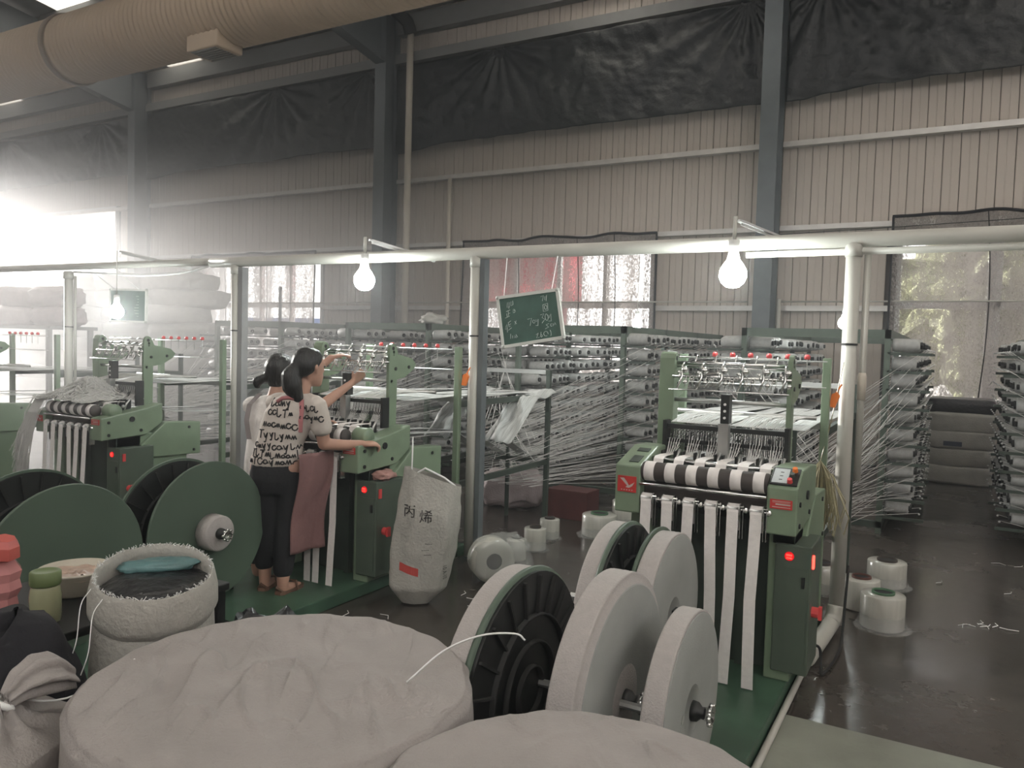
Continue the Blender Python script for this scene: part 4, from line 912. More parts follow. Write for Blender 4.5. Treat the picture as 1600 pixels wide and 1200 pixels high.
# woven sack with frayed rim
def frayed():
    cx, cy = -2.22, 1.62; T = thing('open_woven_sack', 'open woven white sack with frayed rim holding a black bag', 'sack', (cx, cy, 0))
    ax = Vector((.20, -.15, 1)).normalized(); C = Vector((cx, cy, .845)); u = ax.orthogonal().normalized(); w = ax.cross(u); R = .178
    ring = lambda th, h, r: C+ax*h+(u*math.cos(th)+w*math.sin(th))*r
    def body(a, v):
        th = 2*math.pi*a; p = ring(th, -.09, R*1.03); rr = .20+.03*math.sin(v*3)+.014*noise.noise(Vector((math.cos(th)*3, math.sin(th)*3, v*6)))
        b = u*math.cos(th)+w*math.sin(th); g = Vector((cx+b.x*rr/max(.5, Vector((b.x, b.y)).length), cy+b.y*rr/max(.5, Vector((b.x, b.y)).length), .004)); return p.lerp(g, v)
    MB().grid(body, 60, 20).build('sack_body', M_sack, T, True)
    cuff = MB()
    def cf(a, v):
        th = 2*math.pi*a; pr = [(-.10, R*1.03), (-.07, R*1.10), (-.02, R*1.09), (.03, R*1.03), (.045, R*.985), (.03, R*.93), (-.02, R*.92), (-.09, R*.93)]
        i = min(6, int(v*7)); t = v*7-i; h = pr[i][0]*(1-t)+pr[i+1][0]*t; r = pr[i][1]*(1-t)+pr[i+1][1]*t
        return ring(th, h+.006*noise.noise(Vector((math.cos(th)*4, math.sin(th)*4, v*3))), r)
    cuff.grid(cf, 72, 21).build('rolled_cuff', M_sack, T, True)
    fr = MB(); rnd = random.Random(5)
    for k in range(260):
        th = rnd.uniform(0, 6.283); r = R*rnd.uniform(.95, 1.0); p = ring(th, .042, r); q = p+ax*rnd.uniform(.002, .013)+Vector((rnd.gauss(0, .005), rnd.gauss(0, .005), 0)); fr.tube([p, (p+q)/2+Vector((rnd.gauss(0, .003), 0, .002)), q], 0.0011, 3)
    for th0 in (3.6, 4.0):
        p = ring(th0, .03, R*1.05); fr.tube(smooth([p, p+Vector((.03, -.05, -.03)), p+Vector((.065, -.085, -.12)), p+Vector((.05, -.10, -.19)), p+Vector((.0, -.09, -.27))]), .0016, 4)
    tag(fr.build('frayed_threads', M_white, T), kind='stuff')
    o = MB().pillow(tuple(C+ax*-.025), (.335, .335, .09), .4, .85, .08, 4).build('black_bag', M_blackplastic, smooth=True, org=tuple(C+ax*-.09)); tag(o, 'shiny black plastic bag inside the frayed woven sack', 'bag')
    q = C+Vector((-.075, .075, .028)); o = MB().pillow(tuple(q), (.24, .10, .045), .85, .8, .10, 9).build('teal_packet', M_teal, smooth=True, org=tuple(q)); tag(o, 'teal plastic packet tucked in the frayed woven sack', 'packet')
frayed()
# low black table with jar, bowl, pink jug
T = thing('low_table', 'low black table carrying the jar and the bowl', 'table', (-2.72, 1.72, 0))
MB().box(-3.05, -2.42, 1.38, 2.1, .66, .69).build('table_top', M_black, T, bevel=.005)
for x in (-3.02, -2.45):
    for y in (1.41, 2.07): MB().box(x-.018, x+.018, y-.018, y+.018, 0, .66).build('leg', M_black, T)
T = thing('jar', 'clear jar with olive green screw lid', 'jar', (-2.57, 1.47, .69))
MB().lathe([(0, .04), (.006, .047), (.09, .048), (.115, .044), (.13, .038)], (-2.57, 1.47, .69), n=24).build('glass', M_glassjar, T, True)
MB().lathe([(.004, .02), (.008, .041), (.06, .042), (.062, .02)], (-2.57, 1.47, .69), n=20).build('contents', mat('jar_contents', (.25, .22, .10), .6), T, True)
MB().lathe([(.125, .044), (.13, .047), (.168, .047), (.172, .043), (.172, .035), (.169, .03)], (-2.57, 1.47, .69), n=28).build('lid', mat('olive_lid', (.13, .17, .07), .5), T, True)
T = thing('food_bowl', 'shallow plastic food bowl with pale contents beside the jar', 'bowl', (-2.78, 1.70, .69))
MB().lathe([(0, .075), (.004, .08), (.085, .125), (.09, .13), (.094, .125), (.085, .12), (.012, .078)], (-2.78, 1.70, .69), n=32).build('bowl_shell', M_tan, T, True)
MB().grid(lambda u, v: (-2.78+.118*v*math.cos(6.2832*u), 1.70+.118*v*math.sin(6.2832*u), .69+.072+.012*noise.noise(Vector((u*9, v*6, 1)))), 32, 8).build('leftover_food', mat('leftover', (.45, .33, .26), .35, var=.3, scale=20), T, True)
o = MB().lathe([(0, .05), (.004, .055), (.05, .085), (.055, .082), (.006, .05)], (-2.6, 1.85, .69), n=24).build('small_bowl', mat('grey_green_plastic', (.42, .47, .44), .4), smooth=True, org=(-2.6, 1.85, .69)); tag(o, 'small grey bowl behind the food bowl', 'bowl')
T = thing('pink_jug', 'translucent pink faceted plastic jug with red cap', 'jug', (-2.84, 1.45, .69))
MB().lathe([(0, .05), (.01, .075), (.04, .07), (.07, .085), (.10, .078), (.13, .085), (.17, .06), (.20, .045)], (-2.84, 1.45, .69), n=9).build('jug_body', M_pink, T)
MB().lathe([(.195, .05), (.2, .056), (.24, .05), (.262, .035)], (-2.84, 1.45, .69), (.25, .0, 1), 7).build('jug_cap', mat('faded_red_cap', (.55, .12, .10), .4), T)
# black cloth on the tied bag
def blackcloth():
    def f(u, v):
        th = 2*math.pi*u; z = .60+.235*v; r = (.15*(1-v)**.55+.055)*(1+.14*math.sin(th*3+1)+.1*noise.noise(Vector((math.cos(th)*2, math.sin(th)*2, v*3))))
        r *= (1 if v < .96 else .2); zz = z-(.05*math.exp(-((math.cos(th-.3))/.3)**2) if v > .7 else 0)
        return (-2.36+r*math.cos(th)*1.05, 1.27+r*math.sin(th)*.8, zz)
    o = MB().grid(f, 48, 26).build('black_garment', M_blackcloth, smooth=True, org=(-2.36, 1.27, .6)); tag(o, 'crumpled black garment lying in front of the jar', 'garment')
blackcloth()
o = MB().pillow((-2.2, 2.07, .3), (.34, .26, .62), .5, .6, .12, 6).build('black_bin_bag', M_blackplastic, smooth=True, org=(-2.2, 2.07, 0)); tag(o, 'black plastic bin bag standing behind the frayed sack', 'bag')
pipe('loose_strand', 'white strand trailing over the bottom left bag', [(-2.5, 1.0, .78), (-2.3, .98, .70), (-2.12, 1.08, .70), (-2.0, 1.2, .68), (-1.93, 1.35, .75)], .003, M_white, 'strand', 4)
pipe('loose_strand', 'white loop of strand in front of the black ribbed reel', [(-1.20, 1.62, .76), (-1.14, 1.70, .83), (-1.06, 1.76, .87), (-.99, 1.82, .87), (-.97, 1.84, .85)], .003, M_white, 'strand', 4)

# white sack tied to the women's loom
def rag_sack():
    T = thing('printed_sack', 'tall white woven sack with black characters and a red stamp', 'sack', (-2.82, 4.0, 0))
    cx, cy = -2.82, 4.0; ax = Vector((.872, .489, 0)); dp = Vector((-.489, .872, 0))
    def f(u, v):
        th = 2*math.pi*u; z = .01+.80*v; lean = -.07+.10*v
        w = (.17+.04*math.sin(v*3.0))*min(1, .55+v*4); d = .12*min(1, .5+v*4)*(1-.45*max(0, v-.7)/.3)
        q = 1+.07*noise.noise(Vector((math.cos(th)*1.5, math.sin(th)*1.5, v*2.5)))+.035*math.sin(th*7+v*4)-.10*abs(noise.noise(Vector((math.cos(th)*3+v*2, math.sin(th)*3, v*5))))
        top = .06*math.cos(th)*(-1)*max(0, v-.75)*4
        p = Vector((cx, cy, 0))+ax*(lean+w*q*math.cos(th))+dp*(d*q*math.sin(th)); return (p.x, p.y, z+top)
    body = MB().grid(f, 56, 40); body.build('sack_body', M_sack, T, True)
    bv = BVHTree.FromPolygons([Vector(p) for p in body.v], body.f)
    def on(x, z, base=Vector((-2.86, 4.0, 0))):
        o = base+ax*x-dp*.6+Vector((0, 0, z)); h = bv.ray_cast(o, dp); return tuple(h[0]-dp*.004) if h[0] else tuple(base+ax*x-dp*.12+Vector((0, 0, z)))
    ink = MB(); text_mesh('烯', .085, lambda x, y: on(x+.03, y+.545), ink); text_mesh('丙', .085, lambda x, y: on(x-.075, y+.575), ink)
    for zz, xx in ((.40, .05), (.36, .03), (.33, .045)): text_mesh('----', .035, lambda x, y: on(xx+x, zz+y), ink)
    text_mesh('. - . -', .03, lambda x, y: on(.10-y*.2, .6-x), ink); text_mesh('01-A 01', .03, lambda x, y: on(.14+y, .22+x), ink)
    ink.build('black_print', M_ink, T)
    st = MB(); st.grid(lambda u, v: on(-.13+.12*u, .235+.05*v-.035*u), 8, 4); st.build('red_stamp', mat('red_ink', (.5, .07, .06), .7), T)
    MB().tube([(-2.93, 3.96, .79), (-2.92, 3.95, .9), (-2.94, 3.98, 1.05)], .005, 5).tube([(-2.93, 3.96, .80), (-2.84, 3.98, .86), (-2.74, 4.05, .80), (-2.66, 4.08, .74)], .007, 6).build('tie_cord', M_white, T)
rag_sack()
sack('pinkish_bag', 'pinkish white bag on the floor behind the dark frame legs', (-3.85, 6.95, .19), (.62, .45, .38), M_sackp, .3, None, .6, .14, 31, 'bag')
T = thing('red_carton', 'dark red carton on the floor beside the plastic rolls', 'box', (-3.12, 6.85, 0))
MB().box(-3.34, -2.92, 6.7, 7.0, 0, .27).build('carton_body', M_carton, T, bevel=.004); MB().box(-3.34, -2.92, 6.7, 6.85, .27, .275).build('carton_flap', M_carton, T)
o = MB().box(-2.35, -2.22, 3.98, 4.06, 0, .004).build('cloth_on_cabinet', M_strap); bpy.data.objects.remove(o)
o = MB().pillow((-3.2, 4.02, .775), (.13, .16, .06), .2, .7, .2, 8).build('pink_rag', mat('pink_rag', (.45, .25, .22), .8), smooth=True, org=(-3.2, 4.02, .745)); tag(o, 'small pink rag lying on the control cabinet behind the sack', 'rag')

def spool(x, y, r, h, label, core=M_core, group=None, wrap=False, honey=False):
    T = thing('yarn_spool', label, 'spool', (x, y, 0), group)
    prof = [(.004, r*.6), (.006, r*.97), (.012, r), (h-.008, r), (h-.002, r*.96), (h, r*.5)]
    if honey: prof = [(.004, r*.6), (.006, r*.95)]+[(.01+(h-.02)*i/24, r*(1 if i % 2 else .95)) for i in range(25)]+[(h, r*.5)]
    MB().lathe(prof, (x, y, 0), n=36).build('wound_yarn', M_film, T, True)
    MB().lathe([(h-.001, r*.52), (h+.014, r*.52), (h+.014, r*.44), (h-.03, r*.42)], (x, y, 0), n=24, cap=False).build('core', core, T, True)
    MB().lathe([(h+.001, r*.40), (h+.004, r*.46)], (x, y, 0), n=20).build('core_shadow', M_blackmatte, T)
    if wrap:
        def f(u, v):
            th = 2*math.pi*u; rr = r*(1.03+.28*(1-v)**3*(1+.5*noise.noise(Vector((math.cos(th)*2, math.sin(th)*2, x*9))))); return (x+rr*math.cos(th), y+rr*math.sin(th), .003+h*.4*v*(1+.25*noise.noise(Vector((math.cos(th)*3, math.sin(th)*3, v)))))
        MB().grid(f, 40, 8).build('plastic_wrap', M_wrap, T, True)
G = 'yarn spools standing on the floor'
spool(-.29, 5.18, .125, .21, 'shiny yarn spool nearest to the camera in the aisle', M_greencore, G, True)
spool(-.44, 5.5, .115, .20, 'yarn spool with reddish core just behind the nearest aisle spool', mat('red_brown_core', (.10, .035, .025), .7), G)
spool(-.33, 6.15, .13, .18, 'plastic-wrapped yarn spool farthest back in the aisle', M_core, G, True)
spool(-.72, 5.75, .14, .19, 'pale plastic-wrapped spool half hidden behind the aisle pole', M_core, G, True)
spool(-2.84, 5.2, .078, .17, 'small cross-wound spool nearest on the floor behind the printed sack', M_core, G, False, True)
spool(-2.86, 5.55, .09, .18, 'middle one of three small spools on the floor', M_core, G, True)
spool(-2.93, 5.95, .085, .17, 'farthest of the three small spools on the floor', M_core, G, True)
spool(-2.62, 6.3, .15, .19, 'wide spool with green core left of the striped loom', M_greencore, G, True)
spool(-2.5, 6.75, .17, .25, 'large plastic-wrapped spool behind the wide spool with green core', M_core, G, True)
spool(-2.15, 6.4, .16, .2, 'plastic-wrapped spool hard against the striped loom', M_core, G, True)
# roll lying on its side in plastic beside the printed sack
T = thing('wrapped_roll', 'plastic-wrapped pale roll lying on its side behind the printed sack', 'roll', (-2.72, 4.62, 0))
MB().lathe([(-.07, .06), (-.075, .12), (-.06, .155), (.06, .155), (.075, .12), (.07, .06)], (-2.72, 4.62, .158), (.75, -.66, 0), 32).build('roll_body', M_film, T, True)
MB().lathe([(.068, .055), (.078, .055), (.078, .04)], (-2.72, 4.62, .158), (.75, -.66, 0), 20).build('core', M_blackmatte, T)
MB().pillow((-2.66, 4.66, .165), (.42, .3, .322), .5, .75, .12, 12).build('plastic_wrap', M_wrap, T, True)
# litter strands on the floor
rnd = random.Random(12); lit = MB()
for (x, y, s, n_) in ((.25, 5.55, .10, 7), (.45, 7.3, .12, 2), (.28, 6.4, .1, 1), (-.0, 6.4, .08, 1), (-3.0, 3.2, .35, 26), (-2.7, 3.4, .3, 20), (-3.95, 3.35, .15, 6), (-2.3, 4.3, .5, 8)):
    for k in range(n_):
        a = rnd.uniform(0, 6.28); px, py = x+rnd.gauss(0, s*.5), y+rnd.gauss(0, s*.35); z = .006 if x > -2.6 or y > 3.6 else .006
        lit.tube([(px, py, z), (px+.05*math.cos(a), py+.05*math.sin(a), z+.004), (px+.1*math.cos(a+.5), py+.1*math.sin(a+.5), z)], .0022, 3)
tag(lit.build('yarn_scraps', M_white, org=(0, 0, 0)), 'scraps of white yarn littering the floor', 'scraps', kind='stuff')

# ================================================================== PEOPLE
CI = Vector((.872, .489, 0)); CD = Vector((-.489, .872, 0))
def limb(mb, pts, rs, n=14, flat=None):
    """a round tapering limb through pts with closed rounded ends"""
    pts = [Vector(p) for p in pts]; P = [pts[0]]; R = [rs[0]]
    for i in range(len(pts)-1):
        for t in (.25, .5, .75, 1.): P.append(pts[i].lerp(pts[i+1], t)); R.append(rs[i]*(1-t)+rs[i+1]*t)
    d0 = (P[0]-P[1]).normalized(); d1 = (P[-1]-P[-2]).normalized()
    P = [P[0]+d0*R[0]*.8, P[0]+d0*R[0]*.5]+P+[P[-1]+d1*R[-1]*.5, P[-1]+d1*R[-1]*.8]; R = [R[0]*.45, R[0]*.85]+R+[R[-1]*.85, R[-1]*.45]
    mb.tube(P, R, n)
def rings(mb, rows, n=24):
    """stacked ovals: (centre, half width, half depth, turn)"""
    vs = []
    for c, a, b, ang in rows:
        ex = CI*math.cos(ang)+CD*math.sin(ang); ey = -CI*math.sin(ang)+CD*math.cos(ang); c = Vector(c)
        vs += [c+ex*a*math.cos(2*math.pi*k/n)+ey*b*math.sin(2*math.pi*k/n) for k in range(n)]
    m = len(rows); mb.add(vs, [(i*n+k, i*n+(k+1) % n, (i+1)*n+(k+1) % n, (i+1)*n+k) for i in range(m-1) for k in range(n)]+[tuple(range(n))[::-1], tuple((m-1)*n+k for k in range(n))])
def fuse(o, vox, sm=6):
    r = o.modifiers.new('one_skin', 'REMESH'); r.mode = 'VOXEL'; r.voxel_size = vox; r.use_smooth_shade = True
    s = o.modifiers.new('soften', 'SMOOTH'); s.iterations = sm; s.factor = .5
def hand(mb, wrist, direc, palm_n, size=1., curl=.5, spread=.16):
    """palm, four bent fingers of different length and a thumb from the side of the palm"""
    w = Vector(wrist); d = Vector(direc).normalized(); n = Vector(palm_n); n = (n-d*n.dot(d)).normalized(); s = d.cross(n)
    k = size
    for j, off in enumerate((-.024, -.008, .008, .024)): limb(mb, [w+s*off*.55*k, w+d*.045*k+s*off*k, w+d*.082*k+s*off*1.05*k], [.014*k, .0145*k, .011*k], 8)
    for j, (off, ln) in enumerate(((-.029, .058), (-.010, .072), (.010, .076), (.028, .066))):
        b = w+d*.082*k+s*off*k; a0 = curl*.5; dd = d+s*off*spread*8; dd.normalize()
        p1 = b+(dd*math.cos(a0)+n*math.sin(a0))*ln*.45*k; p2 = p1+(dd*math.cos(a0+curl)+n*math.sin(a0+curl))*ln*.33*k; p3 = p2+(dd*math.cos(a0+curl*1.8)+n*math.sin(a0+curl*1.8))*ln*.25*k
        limb(mb, [b-d*.012, b, p1, p2, p3], [.0095*k, .0095*k, .0088*k, .008*k, .0068*k], 8)
    t0 = w+d*.022*k+s*.022*k; t1 = t0+(d*.6+s*.7+n*.4).normalized()*.036*k; t2 = t1+(d*.85+s*.25+n*.45).normalized()*.03*k
    limb(mb, [t0, t1, t2], [.0135*k, .0105*k, .0085*k], 8)
def head(mb, c, fwd, R=.098):
    c = Vector(c); f = Vector(fwd); f.z = 0; f.normalize(); s = Vector((f.y, -f.x, 0)); U = Vector((0, 0, 1)); vs = []; n, m = 20, 14
    def P(a, b, z): return c+s*a+f*b+U*z
    rows = [(-.118, .022, .028, .052), (-.105, .040, .050, .036), (-.075, .058, .072, .018), (-.03, .069, .087, .004), (.01, .074, .094, 0), (.05, .073, .094, -.004), (.085, .060, .078, -.006), (.108, .035, .048, -.006), (.116, .012, .016, -.006)]
    for z, a, b, o in rows: vs += [P(a*math.cos(2*math.pi*k/n), o+b*math.sin(2*math.pi*k/n), z) for k in range(n)]
    mb.add(vs, [(i*n+k, i*n+(k+1) % n, (i+1)*n+(k+1) % n, (i+1)*n+k) for i in range(len(rows)-1) for k in range(n)]+[tuple(range(n))[::-1], tuple((len(rows)-1)*n+k for k in range(n))])
    limb(mb, [P(0, .082, .012), P(0, .102, -.022), P(0, .092, -.032)], [.009, .014, .011], 8)                     # nose
    limb(mb, [P(-.018, .088, -.058), P(.018, .088, -.058)], [.009, .009], 8)                                       # lips
    for q in (-1, 1): limb(mb, [P(q*.074, -.008, .022), P(q*.083, -.014, .002), P(q*.076, -.006, -.026)], [.012, .013, .009], 8)   # ears
    for q in (-1, 1): limb(mb, [P(q*.032, .080, .026), P(q*.045, .074, .024)], [.012, .010], 8)                      # brow and lid
def eyes(c, fwd, T):
    c = Vector(c); f = Vector(fwd); f.normalize(); s = Vector((f.y, -f.x, 0)); m = MB()
    for q in (-1, 1): p = c+s*q*.034+f*.086+Vector((0, 0, .006)); m.ball(tuple(p), .008, 8, 6)
    m.build('eyes', M_black, T, True)
def W3(C, p): return Vector((C[0], C[1], 0))+CI*p[0]+CD*p[1]+Vector((0, 0, p[2]))

def woman_front():
    C = (-3.60, 3.47); w = lambda i, d, z: W3(C, (i, d, z)); body = MB()
    face = CI*.62+CD*.78
    hc = w(.185, .045, 1.472); head(body, hc, face)
    limb(body, [w(.155, .03, 1.39), w(.135, .02, 1.30)], [.05, .056])
    # torso under the clothes
    rings(body, [(w(.0, 0, .80), .14, .10, .15), (w(.0, 0, .92), .15, .105, .15), (w(.03, .01, 1.02), .125, .095, .2), (w(.08, .02, 1.18), .145, .095, .25), (w(.11, .02, 1.27), .13, .075, .3), (w(.13, .02, 1.31), .06, .05, .3)])
    # right arm resting on the roller cover
    rs, re, rw = w(.245, -.01, 1.245), w(.285, .03, 1.0), w(.505, .13, .995)
    limb(body, [rs, w(.275, .0, 1.13), re], [.052, .046, .039]); limb(body, [re, w(.40, .08, .99), rw], [.039, .035, .025])
    hand(body, rw, rw-re, (-.1, .25, -1), 1., 1.0)
    # left arm reaches forward behind the body
    ls, le, lw = w(-.035, .085, 1.245), w(.0, .28, 1.08), w(.16, .36, 1.10)
    limb(body, [ls, w(-.03, .18, 1.15), le], [.050, .044, .037]); limb(body, [le, lw], [.037, .025]); hand(body, lw, lw-le, (0, 0, -1), .95, .5)
    for s, hx, kx, ax, ad in ((-1, -.075, -.065, -.068, .02), (1, .085, .075, .065, -.05)):
        limb(body, [w(hx, 0, .86), w(kx, .01, .48), w(ax, ad, .16)], [.085, .058, .038])
        f = CD*.85+CI*(.35 if s > 0 else .1); f.normalize(); a = w(ax, ad, .145)
        limb(body, [a, a-Vector((0, 0, .035)), a+f*.07-Vector((0, 0, .045)), a+f*.15-Vector((0, 0, .052))], [.036, .033, .032, .022])
    o = body.build('person', M_skin, org=(C[0], C[1], .08)); fuse(o, .0075, 4)
    tag(o, 'woman in scribble-print T-shirt and black cropped trousers, hand on the roller', 'person')
    eyes(hc, face, o)
    hair = MB(); F = face.normalized(); S = Vector((F.y, -F.x, 0)); U = Vector((0, 0, 1))
    Hd = lambda a, b, z: hc+S*a+F*b+U*z
    rings_ = [(-.055, .045, .035, -.07), (-.03, .074, .06, -.05), (.0, .086, .085, -.036), (.04, .088, .098, -.022), (.075, .078, .096, -.014), (.105, .058, .074, -.012), (.122, .03, .04, -.012), (.126, .008, .01, -.012)]
    vs = []; n = 20
    for z, a, b, of in rings_: vs += [Hd(a*math.cos(2*math.pi*k/n), of+b*math.sin(2*math.pi*k/n), z) for k in range(n)]
    hair.add(vs, [(i*n+k, i*n+(k+1) % n, (i+1)*n+(k+1) % n, (i+1)*n+k) for i in range(7) for k in range(n)]+[tuple(range(n))[::-1], tuple(7*n+k for k in range(n))])
    limb(hair, [Hd(-.01, -.085, .0), Hd(-.015, -.125, -.05), Hd(-.005, -.12, -.12), Hd(.02, -.095, -.185)], [.045, .06, .062, .035])
    h = hair.build('hair', M_hair, o); fuse(h, .008, 4)
    sh = MB()
    rows = [(w(.0, 0, .868), .150, .118, .15), (w(.0, 0, .90), .153, .12, .15), (w(.02, .005, 1.0), .143, .115, .2), (w(.06, .015, 1.12), .158, .115, .25), (w(.09, .02, 1.2), .165, .108, .28), (w(.115, .02, 1.275), .135, .082, .3), (w(.13, .02, 1.315), .075, .06, .3)]
    rings(sh, rows, 28)
    limb(sh, [w(.20, .0, 1.255), rs+Vector((0, 0, -.005)), w(.272, .0, 1.14), w(.277, .004, 1.105)], [.06, .066, .063, .066]); limb(sh, [w(.02, .06, 1.255), ls, w(-.03, .16, 1.165)], [.06, .064, .062])
    s_ = sh.build('shirt', M_shirt, o); fuse(s_, .010, 5)
    bpy.context.view_layer.update(); dg = bpy.context.evaluated_depsgraph_get(); ev = s_.evaluated_get(dg); me = ev.to_mesh()
    mw = s_.matrix_world; bv = BVHTree.FromPolygons([mw @ v.co for v in me.vertices], [tuple(p.vertices) for p in me.polygons]); ev.to_mesh_clear()
    def on(i, z, lift=.003):
        o_ = w(i, -.8, z); h_ = bv.ray_cast(o_, CD); return (h_[0]-CD*lift) if h_[0] else None
    ink = MB(); rnd = random.Random(21)
    def stroke(pts, r=.0042):
        q = []
        for i in range(len(pts)-1):
            for t in range(4): q.append((pts[i][0]+(pts[i+1][0]-pts[i][0])*t/4, pts[i][1]+(pts[i+1][1]-pts[i][1])*t/4))
        q.append(pts[-1]); run = []
        for p in q:
            h_ = on(*p)
            if h_ is None:
                if len(run) > 2: ink.tube(run, r, 4)
                run = []
            else: run.append(h_)
        if len(run) > 2: ink.tube(run, r, 4)
    for row, (z, i0, i1) in enumerate(((1.255, -.02, .10), (1.20, -.03, .12), (1.125, -.06, .14), (1.065, -.085, .14), (1.0, -.11, .16), (.95, -.13, .16), (.905, -.14, .15), (1.23, .16, .27), (1.17, .16, .28))):
        i = i0
        while i < i1:
            k = rnd.randrange(6); s = rnd.uniform(.022, .034); dz = -.06*(i-i0)+rnd.uniform(-.006, .006)
            if k == 0: P = [(i+.5*s+.5*s*math.cos(a*.8+.6), z+dz+.6*s*math.sin(a*.8+.6)) for a in range(8)]                       # C
            elif k == 1: P = [(i, z+dz+s), (i+.1*s, z+dz-.6*s), (i+.5*s, z+dz-.7*s), (i+.9*s, z+dz-.2*s)]                             # L
            elif k == 2: P = [(i+.4*s*(1+math.cos(a)), z+dz+.4*s*math.sin(a)) for a in [x*.8 for x in range(9)]]+[(i+s, z+dz-.3*s)]   # e / o
            elif k == 3: P = [(i, z+dz-.4*s), (i+.25*s, z+dz+.5*s), (i+.45*s, z+dz-.4*s), (i+.7*s, z+dz+.5*s), (i+.95*s, z+dz-.4*s)]   # n
            elif k == 4: P = [(i, z+dz+.5*s), (i+.3*s, z+dz-.3*s), (i+.7*s, z+dz+.6*s), (i+.4*s, z+dz-1.1*s), (i+.1*s, z+dz-1.*s)]     # y
            else: P = [(i, z+dz+.7*s), (i+1.1*s, z+dz+.8*s)]; stroke([(i+.5*s, z+dz+.8*s), (i+.4*s, z+dz-.8*s)])                      # T
            stroke(P); i += s*1.15
    tag(ink.build('shirt_print', M_ink, s_), kind='stuff')
    pt = MB(); rings(pt, [(w(0, 0, .70), .135, .10, .15), (w(0, 0, .78), .155, .118, .15), (w(0, 0, .86), .152, .116, .15), (w(.0, 0, .905), .142, .108, .15)])
    for hx, kx, ax, ad, ze in ((-.07, -.068, -.072, .02, .255), (.078, .072, .062, -.04, .225)): limb(pt, [w(hx, 0, .82), w(kx, .01, .5), w(ax, ad, ze)], [.092, .078, .062])
    p_ = pt.build('trousers', M_pants, o); fuse(p_, .010, 3)
    def ap(u, v):
        z = .95-.62*v; a = .12+.155*u+.012*math.sin(v*7); d = -.10*(1-u)**1.5+.14*u+.02*math.sin(u*9+v*3)+(.03*v); return tuple(w(a+.05-.06*v, d-.02, z))
    a_ = MB().grid(ap, 18, 26).build('apron_panel', M_apron, o, True); a_.modifiers.new('cloth_thickness', 'SOLIDIFY').thickness = .006
    path = [on(i, z, .006) for i, z in ((.165, 1.28), (.17, 1.22), (.165, 1.15), (.16, 1.08), (.165, 1.0), (.17, .94))]
    path = [p for p in path if p]
    if len(path) > 2: MB().ribbon(path, .028, .005, CI).build('apron_strap', M_strap, o)
    col = [on(i, z, .006) for i, z in ((.02, 1.262), (.05, 1.285), (.09, 1.29), (.13, 1.285))]; col = [p for p in col if p]
    if len(col) > 2: MB().tube(col, .013, 6).build('apron_neck_strap', M_strap, o, True)
    for ax, ad, s in ((-.068, .02, -1), (.065, -.05, 1)):
        f = CD*.85+CI*(.35 if s > 0 else .1); f.normalize(); a = w(ax, ad, .088); sd = Vector((f.y, -f.x, 0))
        sole = MB(); P = [a+f*t*.01+sd*q*wd for t, wd in ((-5, .02), (-3, .036), (3, .036), (9, .045), (15, .04), (18.5, .018)) for q in (-1, 1)]
        k = len(P)//2; lo = [P[2*i] for i in range(k)]+[P[2*i+1] for i in reversed(range(k))]
        n = len(lo); sole.add([tuple(p+Vector((0, 0, -.007))) for p in lo]+[tuple(p+Vector((0, 0, .012))) for p in lo], [tuple(range(n))[::-1], tuple(range(n, 2*n))]+[(i, (i+1) % n, n+(i+1) % n, n+i) for i in range(n)])
        sole.tube([a+f*.09-sd*.042, a+f*.09-sd*.03+Vector((0, 0, .05)), a+f*.09+sd*.03+Vector((0, 0, .05)), a+f*.09+sd*.042], .008, 6)
        sole.tube([a-f*.02-sd*.036, a-f*.06+Vector((0, 0, .045)), a-f*.02+sd*.036], .007, 6)
        sole.build('sandal', M_sandal, o)
woman_front()

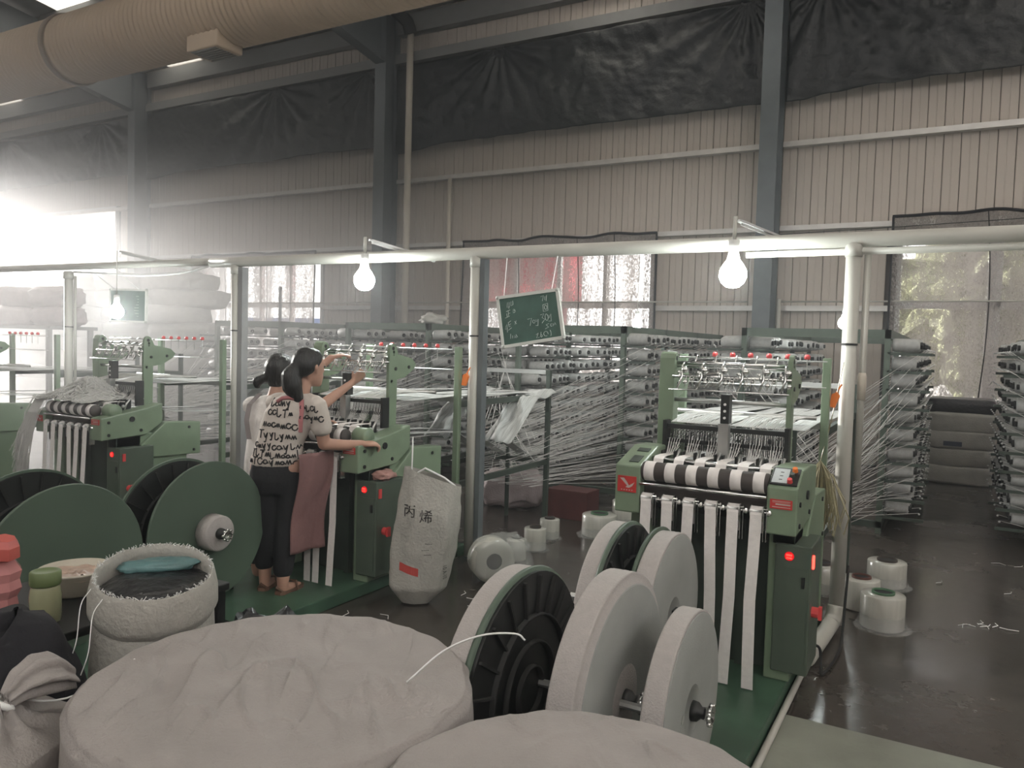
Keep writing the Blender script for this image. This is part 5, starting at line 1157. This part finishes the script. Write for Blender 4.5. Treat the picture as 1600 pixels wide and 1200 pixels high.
def woman_behind():
    C = (-3.86, 3.66); w = lambda i, d, z: W3(C, (i, d, z)); body = MB()
    face = CI*.45+CD*.89
    hc = w(.055, .05, 1.425); head(body, hc, face)
    limb(body, [w(.045, .03, 1.345), w(.03, .02, 1.26)], [.05, .055])
    rings(body, [(w(.0, 0, .78), .135, .10, 0), (w(0, 0, .9), .145, .10, 0), (w(0, 0, 1.0), .12, .09, 0), (w(.01, .0, 1.14), .14, .09, .1), (w(.02, .01, 1.23), .125, .072, .1), (w(.03, .02, 1.27), .06, .05, .1)])
    rs, re, rw = w(.17, .03, 1.20), w(.31, .18, 1.215), w(.475, .32, 1.36)
    limb(body, [rs, w(.24, .1, 1.18), re], [.05, .045, .038]); limb(body, [re, rw], [.039, .024]); hand(body, rw, (rw-re)+Vector((0, 0, .05)), CI*-.4+CD*.8, .9, .6)
    ls, le, lw = w(-.13, .03, 1.20), w(.07, .3, 1.30), w(.32, .33, 1.525)
    limb(body, [ls, w(-.05, .2, 1.22), le], [.05, .043, .037]); limb(body, [le, lw], [.037, .024]); hand(body, lw, CI*.95+CD*.1+Vector((0, 0, .25)), (0, .2, -1), .9, .45)
    for hx, ax in ((-.075, -.07), (.08, .07)):
        limb(body, [w(hx, 0, .84), w(ax, .0, .46), w(ax, -.01, .15)], [.085, .056, .038]); a = w(ax, -.01, .14)
        limb(body, [a, a-Vector((0, 0, .03)), a+CD*.14-Vector((0, 0, .042))], [.036, .033, .022])
    o = body.build('person', M_skin, org=(C[0], C[1], .08)); fuse(o, .0075, 4)
    tag(o, 'woman in plain white blouse with hair bun, both arms raised to the yarn guides', 'person'); eyes(hc, face, o)
    hair = MB(); F = face.normalized(); S = Vector((F.y, -F.x, 0)); U = Vector((0, 0, 1)); Hd = lambda a, b, z: hc+S*a+F*b+U*z; n = 20; vs = []
    for z, a, b, of in [(-.095, .045, .025, -.055), (-.06, .07, .05, -.048), (.0, .086, .082, -.036), (.04, .088, .098, -.022), (.075, .078, .096, -.014), (.105, .058, .074, -.012), (.122, .03, .04, -.012), (.126, .008, .01, -.012)]: vs += [Hd(a*math.cos(2*math.pi*k/n), of+b*math.sin(2*math.pi*k/n), z) for k in range(n)]
    hair.add(vs, [(i*n+k, i*n+(k+1) % n, (i+1)*n+(k+1) % n, (i+1)*n+k) for i in range(7) for k in range(n)]+[tuple(range(n))[::-1], tuple(7*n+k for k in range(n))])
    limb(hair, [Hd(-.04, -.09, -.03), Hd(-.06, -.11, -.045), Hd(-.085, -.125, -.06), Hd(-.09, -.12, -.09)], [.03, .028, .034, .022])
    fuse(hair.build('hair', M_hair, o), .008, 4)
    sh = MB(); rings(sh, [(w(0, 0, .74), .165, .13, 0), (w(0, 0, .85), .16, .125, 0), (w(0, 0, 1.0), .142, .115, 0), (w(.01, .0, 1.13), .156, .11, .1), (w(.02, .01, 1.22), .14, .085, .1), (w(.03, .02, 1.275), .075, .06, .1)], 28)
    limb(sh, [w(.1, .02, 1.2), rs, w(.23, .08, 1.19)], [.06, .063, .06]); limb(sh, [w(-.07, .02, 1.2), ls, w(-.09, .12, 1.2)], [.06, .063, .06])
    fuse(sh.build('blouse', M_shirt2, o), .010, 5)
    pt = MB(); rings(pt, [(w(0, 0, .68), .13, .10, 0), (w(0, 0, .8), .15, .115, 0), (w(0, 0, .88), .14, .105, 0)])
    for hx, ax in ((-.07, -.07), (.078, .07)): limb(pt, [w(hx, 0, .8), w(ax, .0, .48), w(ax, -.005, .2)], [.09, .072, .056])
    fuse(pt.build('trousers', M_pants, o), .010, 3)
    MB().ribbon([w(-.06, -.02, 1.285), w(-.10, -.1, 1.22), w(-.11, -.125, 1.12), w(-.09, -.13, 1.0)], .03, .005, CI).build('apron_strap', mat('grey_strap', (.25, .22, .22), .8), o)
woman_behind()

# ================================================================== HAZE: dusty air of the hall, thickened at left for lens glare
def haze(x0, x1, dens, g, label):
    m = bpy.data.materials.new('dust_and_glare_air'); m.use_nodes = True; nt = m.node_tree; nt.nodes.remove(nt.nodes['Principled BSDF'])
    v = nt.nodes.new('ShaderNodeVolumeScatter'); v.inputs['Color'].default_value = (.97, .97, .98, 1); v.inputs['Density'].default_value = dens; v.inputs['Anisotropy'].default_value = g
    nt.links.new(v.outputs[0], nt.nodes['Material Output'].inputs['Volume'])
    o = MB().box(x0, x1, -11, 12.58, .001, 8.0).build('haze', m); tag(o, label, 'haze', kind='stuff')
if HAZE > 0:
    haze(-5.0, 11.6, HAZE, .5, 'thin dusty haze over the near half of the hall')
    haze(-33.7, -5.002, HAZE*4.5, .7, 'denser haze added for the lens glare round the open daylight window')  # extra density imitates glare spreading from the bright window
for o in bpy.data.objects:
    if '_o' in o: del o['_o']
